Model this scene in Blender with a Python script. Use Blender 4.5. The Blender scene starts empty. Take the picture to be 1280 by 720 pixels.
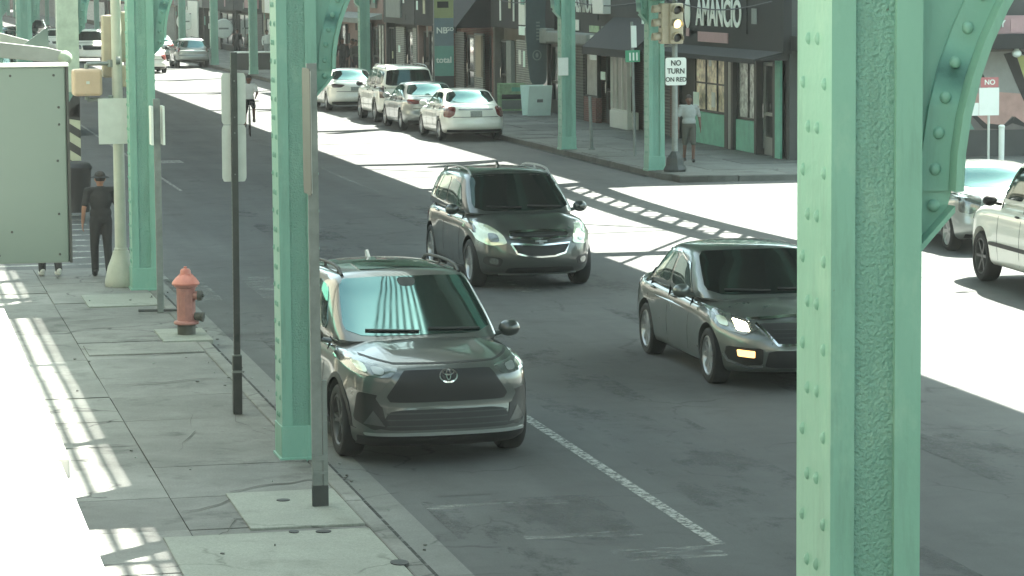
import bpy, bmesh, math, random
import numpy as np
from mathutils import Vector, Matrix
from mathutils.bvhtree import BVHTree
R = math.radians
rng = random.Random(7)
scene = bpy.context.scene
COL = scene.collection

# ------------------------------------------------------------------ materials
def lin(c):
    return tuple(((v/255)/12.92 if v/255 <= .04045 else (((v/255)+.055)/1.055)**2.4) for v in c)

MATS = {}
def mat(name, rgb, rough=.6, metal=0., spec=.5, coat=0., var=.12, vscale=3., bump=0., bscale=40., emit=None, estr=0., space='Object', streak=0.):
    """principled material with procedural colour / roughness variation; rgb is sRGB of the material itself"""
    if name in MATS: return MATS[name]
    m = bpy.data.materials.new(name); m.use_nodes = True
    nt = m.node_tree; N = nt.nodes; Lk = nt.links
    b = N['Principled BSDF']
    col = lin(rgb)
    tc = N.new('ShaderNodeTexCoord')
    n1 = N.new('ShaderNodeTexNoise'); n1.inputs['Scale'].default_value = vscale; n1.inputs['Detail'].default_value = 6; n1.inputs['Roughness'].default_value = .65
    mp = N.new('ShaderNodeMapping')
    if streak: mp.inputs['Scale'].default_value = (1, 1, streak)
    Lk.new(tc.outputs[space], mp.inputs[0]); Lk.new(mp.outputs[0], n1.inputs['Vector'])
    cr = N.new('ShaderNodeMapRange'); cr.inputs['From Min'].default_value = .3; cr.inputs['From Max'].default_value = .7
    cr.inputs['To Min'].default_value = 1-var; cr.inputs['To Max'].default_value = 1+var
    Lk.new(n1.outputs['Fac'], cr.inputs['Value'])
    mx = N.new('ShaderNodeVectorMath'); mx.operation = 'SCALE'; mx.inputs[0].default_value = col
    Lk.new(cr.outputs[0], mx.inputs['Scale']); Lk.new(mx.outputs[0], b.inputs['Base Color'])
    rr = N.new('ShaderNodeMapRange'); rr.inputs['To Min'].default_value = max(0, rough-.08); rr.inputs['To Max'].default_value = min(1, rough+.08)
    Lk.new(n1.outputs['Fac'], rr.inputs['Value']); Lk.new(rr.outputs[0], b.inputs['Roughness'])
    b.inputs['Metallic'].default_value = metal
    b.inputs['Specular IOR Level'].default_value = spec
    b.inputs['Coat Weight'].default_value = coat
    b.inputs['Coat Roughness'].default_value = .04
    if bump:
        n2 = N.new('ShaderNodeTexNoise'); n2.inputs['Scale'].default_value = bscale; n2.inputs['Detail'].default_value = 5
        Lk.new(tc.outputs[space], n2.inputs['Vector'])
        bp = N.new('ShaderNodeBump'); bp.inputs['Strength'].default_value = bump; bp.inputs['Distance'].default_value = .02
        Lk.new(n2.outputs['Fac'], bp.inputs['Height']); Lk.new(bp.outputs[0], b.inputs['Normal'])
    if emit:
        b.inputs['Emission Color'].default_value = (*lin(emit), 1); b.inputs['Emission Strength'].default_value = estr
    MATS[name] = m
    return m

def ground_mat(name, rgb, crack=.5, joints=False, var=.25, tint_attr=None, stain=.35, lanes=False):
    m = bpy.data.materials.new(name); m.use_nodes = True
    nt = m.node_tree; N = nt.nodes; Lk = nt.links; b = N['Principled BSDF']
    geo = N.new('ShaderNodeNewGeometry')
    def noise(sc, det=6, rough=.6, stretch=None):
        n = N.new('ShaderNodeTexNoise'); n.inputs['Scale'].default_value = sc; n.inputs['Detail'].default_value = det; n.inputs['Roughness'].default_value = rough
        if stretch:
            mp = N.new('ShaderNodeMapping'); mp.inputs['Scale'].default_value = stretch
            Lk.new(geo.outputs['Position'], mp.inputs[0]); Lk.new(mp.outputs[0], n.inputs['Vector'])
        else: Lk.new(geo.outputs['Position'], n.inputs['Vector'])
        return n.outputs['Fac']
    def rng_(v, a, c, lo, hi):
        r = N.new('ShaderNodeMapRange'); r.inputs['From Min'].default_value = a; r.inputs['From Max'].default_value = c
        r.inputs['To Min'].default_value = lo; r.inputs['To Max'].default_value = hi; Lk.new(v, r.inputs['Value']); return r.outputs[0]
    def mul(a, c):
        n = N.new('ShaderNodeMath'); n.operation = 'MULTIPLY'; Lk.new(a, n.inputs[0])
        if isinstance(c, float): n.inputs[1].default_value = c
        else: Lk.new(c, n.inputs[1])
        return n.outputs[0]
    f = rng_(noise(.22, 4), .3, .7, 1-var, 1+var)
    f = mul(f, rng_(noise(2.1, 8, .7), .3, .7, 1-var*.7, 1+var*.7))
    f = mul(f, rng_(noise(55, 3), .25, .75, .82, 1.18))
    f = mul(f, rng_(noise(240, 2), .25, .75, .8, 1.2))
    f = mul(f, rng_(noise(1.1, 5, .7), .56, .68, 1., 1-stain))
    if lanes:
        f = mul(f, rng_(noise(1.2, 6, .6, (1., .07, 1.)), .35, .65, .86, 1.14))
    if crack:
        vo = N.new('ShaderNodeTexVoronoi'); vo.feature = 'DISTANCE_TO_EDGE'; vo.inputs['Scale'].default_value = .55
        nw = N.new('ShaderNodeTexNoise'); nw.inputs['Scale'].default_value = 1.3; nw.inputs['Detail'].default_value = 6
        Lk.new(geo.outputs['Position'], nw.inputs['Vector'])
        ad = N.new('ShaderNodeVectorMath'); ad.operation = 'MULTIPLY_ADD'; ad.inputs[1].default_value = (1.1, 1.1, 0)
        Lk.new(nw.outputs['Color'], ad.inputs[0]); Lk.new(geo.outputs['Position'], ad.inputs[2]); Lk.new(ad.outputs[0], vo.inputs['Vector'])
        ck = rng_(vo.outputs['Distance'], .0, .016, 1-crack, 1.)
        msk = rng_(noise(.5, 3), .5, .56, 0., 1.)
        mixn = N.new('ShaderNodeMix'); mixn.data_type = 'FLOAT'; mixn.inputs[2].default_value = 1.
        Lk.new(msk, mixn.inputs[0]); Lk.new(ck, mixn.inputs[3])
        f = mul(f, mixn.outputs[0])
    if tint_attr:
        at = N.new('ShaderNodeAttribute'); at.attribute_name = tint_attr
        f = mul(f, at.outputs['Fac'])
    mx = N.new('ShaderNodeVectorMath'); mx.operation = 'SCALE'; mx.inputs[0].default_value = lin(rgb)
    Lk.new(f, mx.inputs['Scale']); Lk.new(mx.outputs[0], b.inputs['Base Color'])
    b.inputs['Roughness'].default_value = .82; b.inputs['Specular IOR Level'].default_value = .3
    bp = N.new('ShaderNodeBump'); bp.inputs['Strength'].default_value = .35; bp.inputs['Distance'].default_value = .008
    Lk.new(noise(70, 4), bp.inputs['Height']); Lk.new(bp.outputs[0], b.inputs['Normal'])
    MATS[name] = m
    return m

def worn_mat(name, rgb, wear=.5, scale=9., stretch=(1, 1, 1)):
    """road paint worn through to what lies below"""
    m = bpy.data.materials.new(name); m.use_nodes = True
    nt = m.node_tree; N = nt.nodes; Lk = nt.links; b = N['Principled BSDF']
    geo = N.new('ShaderNodeNewGeometry'); mp = N.new('ShaderNodeMapping'); mp.inputs['Scale'].default_value = stretch
    Lk.new(geo.outputs['Position'], mp.inputs[0])
    n = N.new('ShaderNodeTexNoise'); n.inputs['Scale'].default_value = scale; n.inputs['Detail'].default_value = 8; n.inputs['Roughness'].default_value = .75
    Lk.new(mp.outputs[0], n.inputs['Vector'])
    r = N.new('ShaderNodeMapRange'); r.inputs['From Min'].default_value = wear-.06; r.inputs['From Max'].default_value = wear+.1; Lk.new(n.outputs['Fac'], r.inputs['Value'])
    r.inputs['To Max'].default_value = .9
    b.inputs['Base Color'].default_value = (*lin(rgb), 1); b.inputs['Roughness'].default_value = .8
    Lk.new(r.outputs[0], b.inputs['Alpha'])
    MATS[name] = m
    return m

def stripes_mat(name, a, c, scale, axis='Z', rough=.5, metal=0., bump=.6, space='Object', sharp=False):
    m = bpy.data.materials.new(name); m.use_nodes = True
    nt = m.node_tree; N = nt.nodes; Lk = nt.links; b = N['Principled BSDF']
    tc = N.new('ShaderNodeTexCoord'); w = N.new('ShaderNodeTexWave'); w.bands_direction = axis; w.inputs['Scale'].default_value = scale
    w.inputs['Distortion'].default_value = .15
    Lk.new(tc.outputs[space], w.inputs['Vector'])
    rp = N.new('ShaderNodeValToRGB'); rp.color_ramp.elements[0].color = (*lin(a), 1); rp.color_ramp.elements[1].color = (*lin(c), 1)
    if sharp: rp.color_ramp.elements[0].position = .45; rp.color_ramp.elements[1].position = .55
    Lk.new(w.outputs['Fac'], rp.inputs[0])
    n1 = N.new('ShaderNodeTexNoise'); n1.inputs['Scale'].default_value = 2.5; n1.inputs['Detail'].default_value = 6; Lk.new(tc.outputs[space], n1.inputs['Vector'])
    cr = N.new('ShaderNodeMapRange'); cr.inputs['From Min'].default_value = .3; cr.inputs['From Max'].default_value = .7; cr.inputs['To Min'].default_value = .8; cr.inputs['To Max'].default_value = 1.15
    Lk.new(n1.outputs['Fac'], cr.inputs['Value'])
    mx = N.new('ShaderNodeVectorMath'); mx.operation = 'SCALE'; Lk.new(rp.outputs[0], mx.inputs[0]); Lk.new(cr.outputs[0], mx.inputs['Scale'])
    Lk.new(mx.outputs[0], b.inputs['Base Color'])
    b.inputs['Roughness'].default_value = rough; b.inputs['Metallic'].default_value = metal
    if bump:
        bp = N.new('ShaderNodeBump'); bp.inputs['Strength'].default_value = bump; bp.inputs['Distance'].default_value = .02
        Lk.new(w.outputs['Fac'], bp.inputs['Height']); Lk.new(bp.outputs[0], b.inputs['Normal'])
    MATS[name] = m
    return m

def brick_mat(name, a, c, mortar, sc=4.):
    m = bpy.data.materials.new(name); m.use_nodes = True
    nt = m.node_tree; N = nt.nodes; Lk = nt.links; b = N['Principled BSDF']
    tc = N.new('ShaderNodeTexCoord'); sp = N.new('ShaderNodeSeparateXYZ'); cb = N.new('ShaderNodeCombineXYZ')
    Lk.new(tc.outputs['Object'], sp.inputs[0])
    ad = N.new('ShaderNodeMath'); Lk.new(sp.outputs[0], ad.inputs[0]); Lk.new(sp.outputs[1], ad.inputs[1])
    Lk.new(ad.outputs[0], cb.inputs[0]); Lk.new(sp.outputs[2], cb.inputs[1])
    br = N.new('ShaderNodeTexBrick'); br.inputs['Color1'].default_value = (*lin(a), 1); br.inputs['Color2'].default_value = (*lin(c), 1); br.inputs['Mortar'].default_value = (*lin(mortar), 1)
    br.inputs['Scale'].default_value = sc; br.inputs['Mortar Size'].default_value = .03
    Lk.new(cb.outputs[0], br.inputs['Vector']); Lk.new(br.outputs['Color'], b.inputs['Base Color'])
    b.inputs['Roughness'].default_value = .85
    bp = N.new('ShaderNodeBump'); bp.inputs['Strength'].default_value = .5; bp.invert = True; bp.inputs['Distance'].default_value = .02
    Lk.new(br.outputs['Fac'], bp.inputs['Height']); Lk.new(bp.outputs[0], b.inputs['Normal'])
    MATS[name] = m
    return m

M = {}
M['asphalt'] = ground_mat('asphalt', (79, 81, 80), crack=.45, var=.16, stain=.22, lanes=True)
M['gutter'] = ground_mat('gutter_concrete', (108, 110, 106), crack=.5, var=.2)
M['concrete'] = ground_mat('sidewalk_concrete', (112, 113, 109), crack=.75, var=.26, tint_attr='tint', stain=.42)
M['concrete_dark'] = ground_mat('old_sidewalk_concrete', (100, 103, 98), crack=.7, var=.28, tint_attr='tint', stain=.4)
M['kerb_dark'] = ground_mat('old_kerb', (88, 90, 86), crack=.6, var=.3)
M['kerb'] = ground_mat('kerb_stone', (116, 117, 112), crack=.6, var=.3)
M['joint'] = ground_mat('joint_dirt', (70, 71, 66), crack=0, var=.3)
M['earth'] = ground_mat('ground_soil', (92, 90, 84), crack=0, var=.3)
M['paint'] = worn_mat('worn_road_paint', (158, 160, 154), .45, 14.)
M['paint_faint'] = worn_mat('faint_road_paint', (150, 153, 147), .55, 3.5, (.6, 2., 1))
def steel_mat(name, rgb, bump=.1, bscale=22., chips=.71):
    m = mat(name, rgb, .44, spec=.4, var=.09, vscale=1.6, bump=bump, bscale=bscale, streak=.35)
    nt = m.node_tree; N = nt.nodes; Lk = nt.links; b = N['Principled BSDF']
    src = b.inputs['Base Color'].links[0].from_socket
    tc = N.new('ShaderNodeTexCoord')
    def noise(sc, stretch, lo, hi, det=7):
        mp = N.new('ShaderNodeMapping'); mp.inputs['Scale'].default_value = stretch; n = N.new('ShaderNodeTexNoise'); n.inputs['Scale'].default_value = sc; n.inputs['Detail'].default_value = det; n.inputs['Roughness'].default_value = .7
        Lk.new(tc.outputs['Object'], mp.inputs[0]); Lk.new(mp.outputs[0], n.inputs['Vector'])
        r = N.new('ShaderNodeMapRange'); r.inputs['From Min'].default_value = lo; r.inputs['From Max'].default_value = hi; Lk.new(n.outputs['Fac'], r.inputs['Value']); return r.outputs[0]
    def mix(a, f, col, amt):
        k = N.new('ShaderNodeMath'); k.operation = 'MULTIPLY'; k.inputs[1].default_value = amt; Lk.new(f, k.inputs[0])
        x = N.new('ShaderNodeMix'); x.data_type = 'RGBA'; Lk.new(k.outputs[0], x.inputs[0]); Lk.new(a, x.inputs[6]); x.inputs[7].default_value = (*lin(col), 1); return x.outputs[2]
    c = mix(src, noise(9, (1, 1, .12), .52, .75), (84, 112, 98), .45)
    c = mix(c, noise(3.5, (1, 1, .5), .55, .7), (150, 186, 164), .4)
    c = mix(c, noise(26, (1, 1, .6), chips, chips+.02), (96, 78, 64), .8)
    Lk.new(c, b.inputs['Base Color']); return m
M['green'] = steel_mat('green_steel_paint', (119, 164, 146))
M['green_rough'] = steel_mat('green_rough_panel', (114, 158, 141), 1., 60., .69)
M['green_old'] = mat('weathered_green_paint', (118, 156, 140), .5, var=.28, vscale=5, bump=.25, bscale=30, streak=.3)
M['cream_paint'] = mat('cream_steel_paint', (168, 184, 160), .5, var=.2, vscale=4)
M['deck'] = mat('deck_concrete', (120, 120, 114), .85, var=.2)
M['dark_steel'] = mat('dark_post_steel', (58, 62, 60), .5, metal=.3, var=.2, vscale=8)
M['grey_steel'] = mat('galvanised_post', (122, 128, 124), .45, metal=.4, var=.2, vscale=6)
M['sign_back'] = mat('aluminium_sign_back', (196, 200, 192), .45, metal=.1, var=.08, vscale=6)
M['sign_white'] = mat('white_sign_sheet', (214, 220, 212), .4, var=.05)
M['sign_text'] = mat('black_sign_text', (36, 42, 38), .5)
M['sign_brown'] = mat('dull_brown_sign_face', (92, 86, 80), .5, var=.15)
M['red_sign'] = mat('red_sign_ink', (166, 98, 98), .5)
M['cabinet'] = mat('grey_green_panel', (98, 115, 108), .45, var=.05, vscale=1.2)
M['white_sheet'] = mat('white_canopy_sheet', (190, 190, 186), .5, var=.04)
M['canopy_fabric'] = mat('grey_canopy_fabric', (160, 166, 156), .8, var=.15)
M['signal_yellow'] = mat('faded_signal_yellow', (166, 156, 134), .5, var=.1, vscale=6)
M['signal_tan'] = mat('faded_signal_tan', (190, 164, 138), .5, var=.06, vscale=6)
M['cream_pole'] = mat('cream_pole_paint', (168, 170, 156), .45, var=.1, vscale=5)
M['hyd_red'] = mat('faded_hydrant_red', (164, 112, 104), .55, var=.2, vscale=9, bump=.2, bscale=40)
M['hyd_top'] = mat('hydrant_bonnet_orange', (190, 118, 104), .5, var=.15, vscale=9)
M['hyd_dark'] = mat('hydrant_dark_iron', (70, 70, 64), .6, var=.2)
M['pad'] = ground_mat('fresh_concrete_pad', (136, 140, 131), crack=.35, var=.12, stain=.2)
M['black'] = mat('black_plastic', (24, 25, 25), .55, var=.1)
M['tyre'] = mat('tyre_rubber', (30, 31, 31), .8, var=.15)
M['rim'] = mat('alloy_rim', (170, 172, 172), .3, metal=.8, var=.08)
M['rim_dark'] = mat('dark_alloy_rim', (84, 86, 86), .35, metal=.7)
M['chrome'] = mat('chrome', (210, 212, 212), .12, metal=1., var=.02)
M['silver_trim'] = mat('silver_trim', (150, 154, 152), .35, metal=.6)
M['glass'] = mat('dark_car_glass', (26, 32, 32), .04, spec=1., var=0.05, coat=1.)
M['glass_tint'] = mat('privacy_car_glass', (26, 29, 28), .06, spec=.6, var=0.05)
M['lamp'] = mat('headlamp_lens', (112, 117, 114), .14, metal=.5, coat=1., var=.3, vscale=18)
M['lamp_clear'] = mat('bright_headlamp_lens', (196, 204, 180), .15, metal=.3, coat=1., var=.12, vscale=9)
M['lamp_lit'] = mat('lit_headlamp', (240, 240, 225), .2, emit=(255, 240, 205), estr=9.)
M['lamp_amber'] = mat('lit_turn_lamp', (220, 170, 110), .25, emit=(255, 190, 110), estr=.5)
M['tail'] = mat('red_tail_lamp', (104, 52, 48), .25, coat=1., var=.2, vscale=12)
M['tail_dark'] = mat('smoked_tail_lamp', (58, 38, 38), .3, coat=1., var=.2, vscale=12)
M['plate'] = mat('licence_plate', (150, 156, 150), .5, var=.25, vscale=20)
M['p_char'] = mat('charcoal_car_paint', (86, 90, 87), .3, metal=.5, coat=1., var=.03)
M['p_black'] = mat('black_car_paint', (66, 70, 67), .3, metal=.4, coat=1., var=.03)
M['p_grey'] = mat('dark_grey_car_paint', (98, 103, 99), .3, metal=.5, coat=1., var=.03)
M['p_white'] = mat('white_car_paint', (230, 232, 222), .35, coat=1., var=.03)
M['p_silver'] = mat('silver_car_paint', (150, 156, 152), .32, metal=.5, coat=1., var=.03)
M['skin'] = mat('skin', (150, 108, 88), .6, var=.08)
M['skin_dark'] = mat('brown_skin', (98, 70, 58), .6, var=.08)
M['cloth_black'] = mat('black_cloth', (34, 35, 37), .9, var=.2, vscale=12, bump=.3, bscale=25)
M['cloth_grey'] = mat('pale_grey_cloth', (146, 150, 146), .9, var=.12, vscale=10)
M['cloth_brown'] = mat('dark_khaki_cloth', (74, 74, 66), .9, var=.12)
M['cloth_white'] = mat('white_cloth', (206, 208, 202), .9, var=.08)
M['cloth_red'] = mat('faded_red_cloth', (150, 92, 92), .9, var=.2)
M['shoe_white'] = mat('white_shoe', (180, 180, 172), .7)
M['hair'] = mat('dark_hair', (40, 34, 30), .8)
M['window'] = mat('shop_window_glass', (40, 46, 44), .06, spec=.8, var=.25, vscale=1.4)
M['win_poster'] = mat('window_poster_paper', (232, 222, 196), .5, var=.7, vscale=4.2)
M['win_light'] = mat('pale_window_display', (206, 212, 206), .3, var=.8, vscale=6)
M['display'] = stripes_mat('window_display_stock', (30, 34, 32), (226, 228, 220), 2.2, 'Y', .4, 0., 0., 'Object')
M['frame_dark'] = mat('dark_shop_frame', (46, 48, 46), .5, var=.15)
M['frame_light'] = mat('light_metal_frame', (150, 154, 148), .4, metal=.4)
M['panel_teal'] = mat('teal_wood_panel', (112, 178, 154), .6, var=.18, vscale=3, bump=.2, bscale=20)
M['awning_dark'] = mat('dark_awning_cloth', (36, 38, 37), .85, var=.15, vscale=1.5)
M['awning_black'] = mat('black_awning_cloth', (32, 33, 34), .85, var=.15)
M['awning_grey'] = mat('grey_awning_cloth', (128, 134, 128), .85, var=.12)
M['salmon'] = mat('salmon_render', (136, 116, 110), .85, var=.12, vscale=2)
M['stucco'] = mat('grey_render', (110, 108, 102), .9, var=.18, vscale=1.2, bump=.2)
M['stucco_pale'] = mat('pale_render', (172, 166, 150), .9, var=.15, vscale=1.)
M['stucco_dark'] = mat('dark_render', (66, 68, 66), .9, var=.18, vscale=1.2)
M['cornice'] = mat('cornice_paint', (150, 148, 138), .7, var=.15)
M['brick'] = brick_mat('red_brick', (120, 72, 62), (98, 60, 54), (120, 114, 106))
M['brick_brown'] = brick_mat('brown_brick', (104, 80, 68), (84, 66, 58), (112, 106, 98))
M['shutter'] = stripes_mat('roller_shutter', (104, 108, 104), (158, 162, 154), 4., 'Z', .5, .2)
M['shutter_dark'] = stripes_mat('dark_roller_shutter', (58, 60, 58), (96, 98, 94), 3.4, 'Z', .5, .2)
M['letter'] = mat('white_sign_letter', (214, 222, 212), .5, var=.06)
M['banner_green'] = mat('yellow_green_banner', (140, 150, 108), .8, var=.08)
M['banner_blue'] = mat('blue_grey_banner', (104, 122, 126), .8, var=.08)
M['banner_teal'] = mat('teal_banner', (104, 150, 136), .8, var=.08)
M['flag_dark'] = mat('dark_slate_flag', (76, 88, 88), .8, var=.12)
M['board_green'] = mat('green_poster', (150, 176, 138), .6, var=.35, vscale=6)
M['board_white'] = mat('white_board', (222, 244, 232), .6, var=.06)
M['pink'] = mat('pink_sign_sheet', (160, 128, 128), .6)
M['mural_grey'] = mat('mural_grey_paint', (142, 142, 136), .8, var=.12)
M['mural_pink'] = mat('mural_pink_paint', (176, 140, 130), .8, var=.15)
M['mural_yellow'] = mat('mural_yellow_paint', (168, 172, 112), .8)
M['mural_teal'] = mat('mural_teal_paint', (104, 140, 126), .8)
M['mural_black'] = mat('mural_black_paint', (44, 42, 40), .8)
M['mural_wall'] = mat('mural_brown_wall', (104, 98, 94), .85, var=.15)
M['hazard_cream'] = mat('hazard_cream', (172, 174, 146), .6, var=.15)
M['hazard_black'] = mat('hazard_black', (44, 44, 40), .6)
M['tree_bark'] = mat('bark', (70, 60, 50), .9, var=.3)
M['amber_on'] = mat('lit_amber_lens', (255, 220, 150), .3, emit=(255, 226, 150), estr=.45)
M['lens_off'] = mat('unlit_lens', (40, 36, 34), .3)
M['shade_slat'] = mat('shade_slat_timber', (96, 88, 78), .9, var=.2)

# ------------------------------------------------------------------ mesh builder
for k_ in ('glass', 'glass_tint'):
    b_ = M[k_].node_tree.nodes['Principled BSDF']; b_.inputs['Specular Tint'].default_value = (.50, 1., .97, 1); b_.inputs['Coat Tint'].default_value = (.8, 1, 1, 1)  # teal of the reflected sky is put into the glass tint
M['glass'].node_tree.nodes['Principled BSDF'].inputs['Coat Weight'].default_value = .25
M['glass'].node_tree.nodes['Principled BSDF'].inputs['IOR'].default_value = 1.75

class MB:
    def __init__(s): s.v = []; s.f = []; s.m = []
    def add(s, vs, fs, m=0):
        o = len(s.v); s.v += [tuple(p) for p in vs]; s.f += [tuple(i+o for i in f) for f in fs]; s.m += [m]*len(fs); return s
    def box(s, x0, x1, y0, y1, z0, z1, m=0):
        return s.add([(x0,y0,z0),(x1,y0,z0),(x1,y1,z0),(x0,y1,z0),(x0,y0,z1),(x1,y0,z1),(x1,y1,z1),(x0,y1,z1)],
                     [(0,3,2,1),(4,5,6,7),(0,1,5,4),(1,2,6,5),(2,3,7,6),(3,0,4,7)], m)
    def cyl(s, p0, p1, r0, r1=None, n=12, m=0, caps=True):
        r1 = r0 if r1 is None else r1
        p0 = Vector(p0); p1 = Vector(p1); d = (p1-p0).normalized()
        a = d.orthogonal().normalized(); b = d.cross(a)
        vs = []
        for p, r in ((p0, r0), (p1, r1)):
            for i in range(n):
                t = 2*math.pi*i/n; vs.append(p + a*(r*math.cos(t)) + b*(r*math.sin(t)))
        fs = [(i, (i+1) % n, n+(i+1) % n, n+i) for i in range(n)]
        if caps: fs += [tuple(range(n))[::-1], tuple(range(n, 2*n))]
        return s.add(vs, fs, m)
    def lathe(s, prof, c=(0,0,0), n=20, m=0, axis='Z'):
        vs = []; k = len(prof)
        for i in range(n):
            t = 2*math.pi*i/n
            for r, h in prof:
                x, y = r*math.cos(t), r*math.sin(t)
                p = (x, y, h) if axis == 'Z' else ((x, h, y) if axis == 'Y' else (h, x, y))
                vs.append((p[0]+c[0], p[1]+c[1], p[2]+c[2]))
        fs = []
        for i in range(n):
            j = (i+1) % n
            for q in range(k-1):
                fs.append((i*k+q, j*k+q, j*k+q+1, i*k+q+1))
        return s.add(vs, fs, m)
    def prism(s, poly, axis, a, b, m=0):
        """poly in the two other axes, in order; axis X: (y,z), Y: (x,z), Z: (x,y)"""
        n = len(poly)
        def P(p, t):
            return (t, p[0], p[1]) if axis == 'X' else ((p[0], t, p[1]) if axis == 'Y' else (p[0], p[1], t))
        vs = [P(p, a) for p in poly] + [P(p, b) for p in poly]
        fs = [tuple(range(n))[::-1], tuple(range(n, 2*n))] + [(i, (i+1) % n, n+(i+1) % n, n+i) for i in range(n)]
        return s.add(vs, fs, m)
    def ell(s, c, r, n=14, k=8, m=0):
        vs = []; fs = []
        for i in range(k+1):
            ph = math.pi*i/k
            for j in range(n):
                t = 2*math.pi*j/n
                vs.append((c[0]+r[0]*math.sin(ph)*math.cos(t), c[1]+r[1]*math.sin(ph)*math.sin(t), c[2]+r[2]*math.cos(ph)))
        for i in range(k):
            for j in range(n):
                fs.append((i*n+j, (i+1)*n+j, (i+1)*n+(j+1) % n, i*n+(j+1) % n))
        return s.add(vs, fs, m)
    def build(s, name, mats, parent=None, smooth=False, bevel=0., loc=None, seg=2):
        me = bpy.data.meshes.new(name); me.from_pydata(s.v, [], s.f)
        if not isinstance(mats, (list, tuple)): mats = [mats]
        for x in mats: me.materials.append(M[x] if isinstance(x, str) else x)
        me.polygons.foreach_set('material_index', s.m)
        bm = bmesh.new(); bm.from_mesh(me); bmesh.ops.remove_doubles(bm, verts=bm.verts, dist=1e-5); bmesh.ops.recalc_face_normals(bm, faces=bm.faces); bm.to_mesh(me); bm.free()
        o = bpy.data.objects.new(name, me); COL.objects.link(o)
        if parent: o.parent = parent
        if loc: o.location = loc
        if smooth:
            me.polygons.foreach_set('use_smooth', [True]*len(me.polygons))
            try: me.set_sharp_from_angle(angle=R(40))
            except Exception: pass
        if bevel:
            bv = o.modifiers.new('edge', 'BEVEL'); bv.width = bevel; bv.segments = seg; bv.limit_method = 'ANGLE'; bv.angle_limit = R(40)
        return o

def thing(name, label, cat, loc=(0,0,0), rz=0., group=None):
    o = bpy.data.objects.new(name, None); COL.objects.link(o); o.empty_display_size = .2
    o.location = loc; o.rotation_euler = (0, 0, rz)
    return tag(o, label, cat, group)
def tag(o, label, cat, group=None):
    o['label'] = label; o['category'] = cat
    if group: o['group'] = group
    return o
def struct(o): o['kind'] = 'structure'; return o
def copy_tree(o, parent=None):
    c = o.copy(); COL.objects.link(c)
    if parent: c.parent = parent
    for ch in list(o.children): copy_tree(ch, c)
    return c
def dup(o, label, loc, rz=None, group=None):
    c = copy_tree(o); c['label'] = label; c.location = loc
    if rz is not None: c.rotation_euler = (0, 0, rz)
    if group: c['group'] = group
    return c
def text_mesh(body, size, ext=.01, align='CENTER'):
    cu = bpy.data.curves.new('lettering', 'FONT'); cu.body = body; cu.size = size; cu.extrude = ext; cu.align_x = align; cu.align_y = 'CENTER'; cu.offset = size*.018
    o = bpy.data.objects.new('lettering', cu); COL.objects.link(o)
    bpy.context.view_layer.update()
    me = bpy.data.meshes.new_from_object(o.evaluated_get(bpy.context.evaluated_depsgraph_get()))
    bpy.data.objects.remove(o); return me
def lettering(body, size, m, parent, loc, rot, sx=1., name='lettering', ext=.01):
    """each line one mesh; rot euler"""
    me = text_mesh(body, size, ext); me.materials.clear(); me.materials.append(M[m])
    o = bpy.data.objects.new(name, me); COL.objects.link(o); o.parent = parent; o.location = loc; o.rotation_euler = rot; o.scale = (sx, 1, 1)
    return o
FACE_CAM = (R(90), 0, 0)           # text read by someone looking along +Y
FACE_LEFT = (R(90), 0, R(-90))     # text on a wall whose face looks to -X

# ------------------------------------------------------------------ ground, road, pavements
def sheet(name, x0, x1, y0, y1, z, m, ny=1):
    mb = MB()
    for i in range(ny):
        a = y0+(y1-y0)*i/ny; b = y0+(y1-y0)*(i+1)/ny
        mb.add([(x0,a,z),(x1,a,z),(x1,b,z),(x0,b,z)], [(0,1,2,3)])
    return struct(mb.build(name, m))
sheet('ground', -400, 500, -60, 900, -.012, 'earth')
road = MB()
road.add([(4.2,-40,0),(17.98,-40,0),(17.98,620,0),(4.2,620,0)], [(0,1,2,3)])
road.add([(-60,47.6,0),(4.2,47.6,0),(4.2,61,0),(-60,61,0)], [(0,1,2,3)])
road.add([(17.98,24,0),(120,24,0),(120,64.9,0),(17.98,64.9,0)], [(0,1,2,3)])
struct(road.build('road', 'asphalt'))
sheet('gutter', 4.2, 4.62, 5, 47.4, .004, 'gutter')

def slab_walk(name, x0, x1, y0, y1, h, xs, dy, seed, m='concrete'):
    """pavement slabs with open joints; every slab keeps its own age"""
    r = random.Random(seed); mb = MB(); tint = []
    ys = [y0]
    while ys[-1] < y1-.4: ys.append(min(y1, ys[-1]+dy*r.uniform(.85, 1.2)))
    g = .006
    for i in range(len(ys)-1):
        for j in range(len(xs)-1):
            a, b = xs[j]+g, xs[j+1]-g; c, d = ys[i]+g, ys[i+1]-g
            t = r.choice([1., 1., .92, .86, 1.08, .97, 1.16]) * r.uniform(.95, 1.05)
            z = h + r.uniform(-.006, .006); tl = [r.uniform(-.005, .005) for _ in range(4)]
            n0 = len(mb.f)
            mb.add([(a,c,h-.08),(b,c,h-.08),(b,d,h-.08),(a,d,h-.08),(a,c,z+tl[0]),(b,c,z+tl[1]),(b,d,z+tl[2]),(a,d,z+tl[3])],
                   [(4,5,6,7),(0,1,5,4),(1,2,6,5),(2,3,7,6),(3,0,4,7)])
            tint += [t]*(len(mb.f)-n0)
    o = struct(mb.build(name, m))
    at = o.data.attributes.new('tint', 'FLOAT', 'FACE'); at.data.foreach_set('value', tint)
    b = MB(); b.box(x0, x1, y0, y1, -.05, h-.016); struct(b.build(name+'_bed', 'joint'))
    return o
slab_walk('sidewalk', -.6, 4.03, 4, 47.4, .14, [-.6, 1.02, 2.55, 4.03], 1.55, 3)
slab_walk('sidewalk', -.6, 4.03, 61.2, 420, .14, [-.6, 1.6, 4.03], 3.2, 4)
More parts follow.
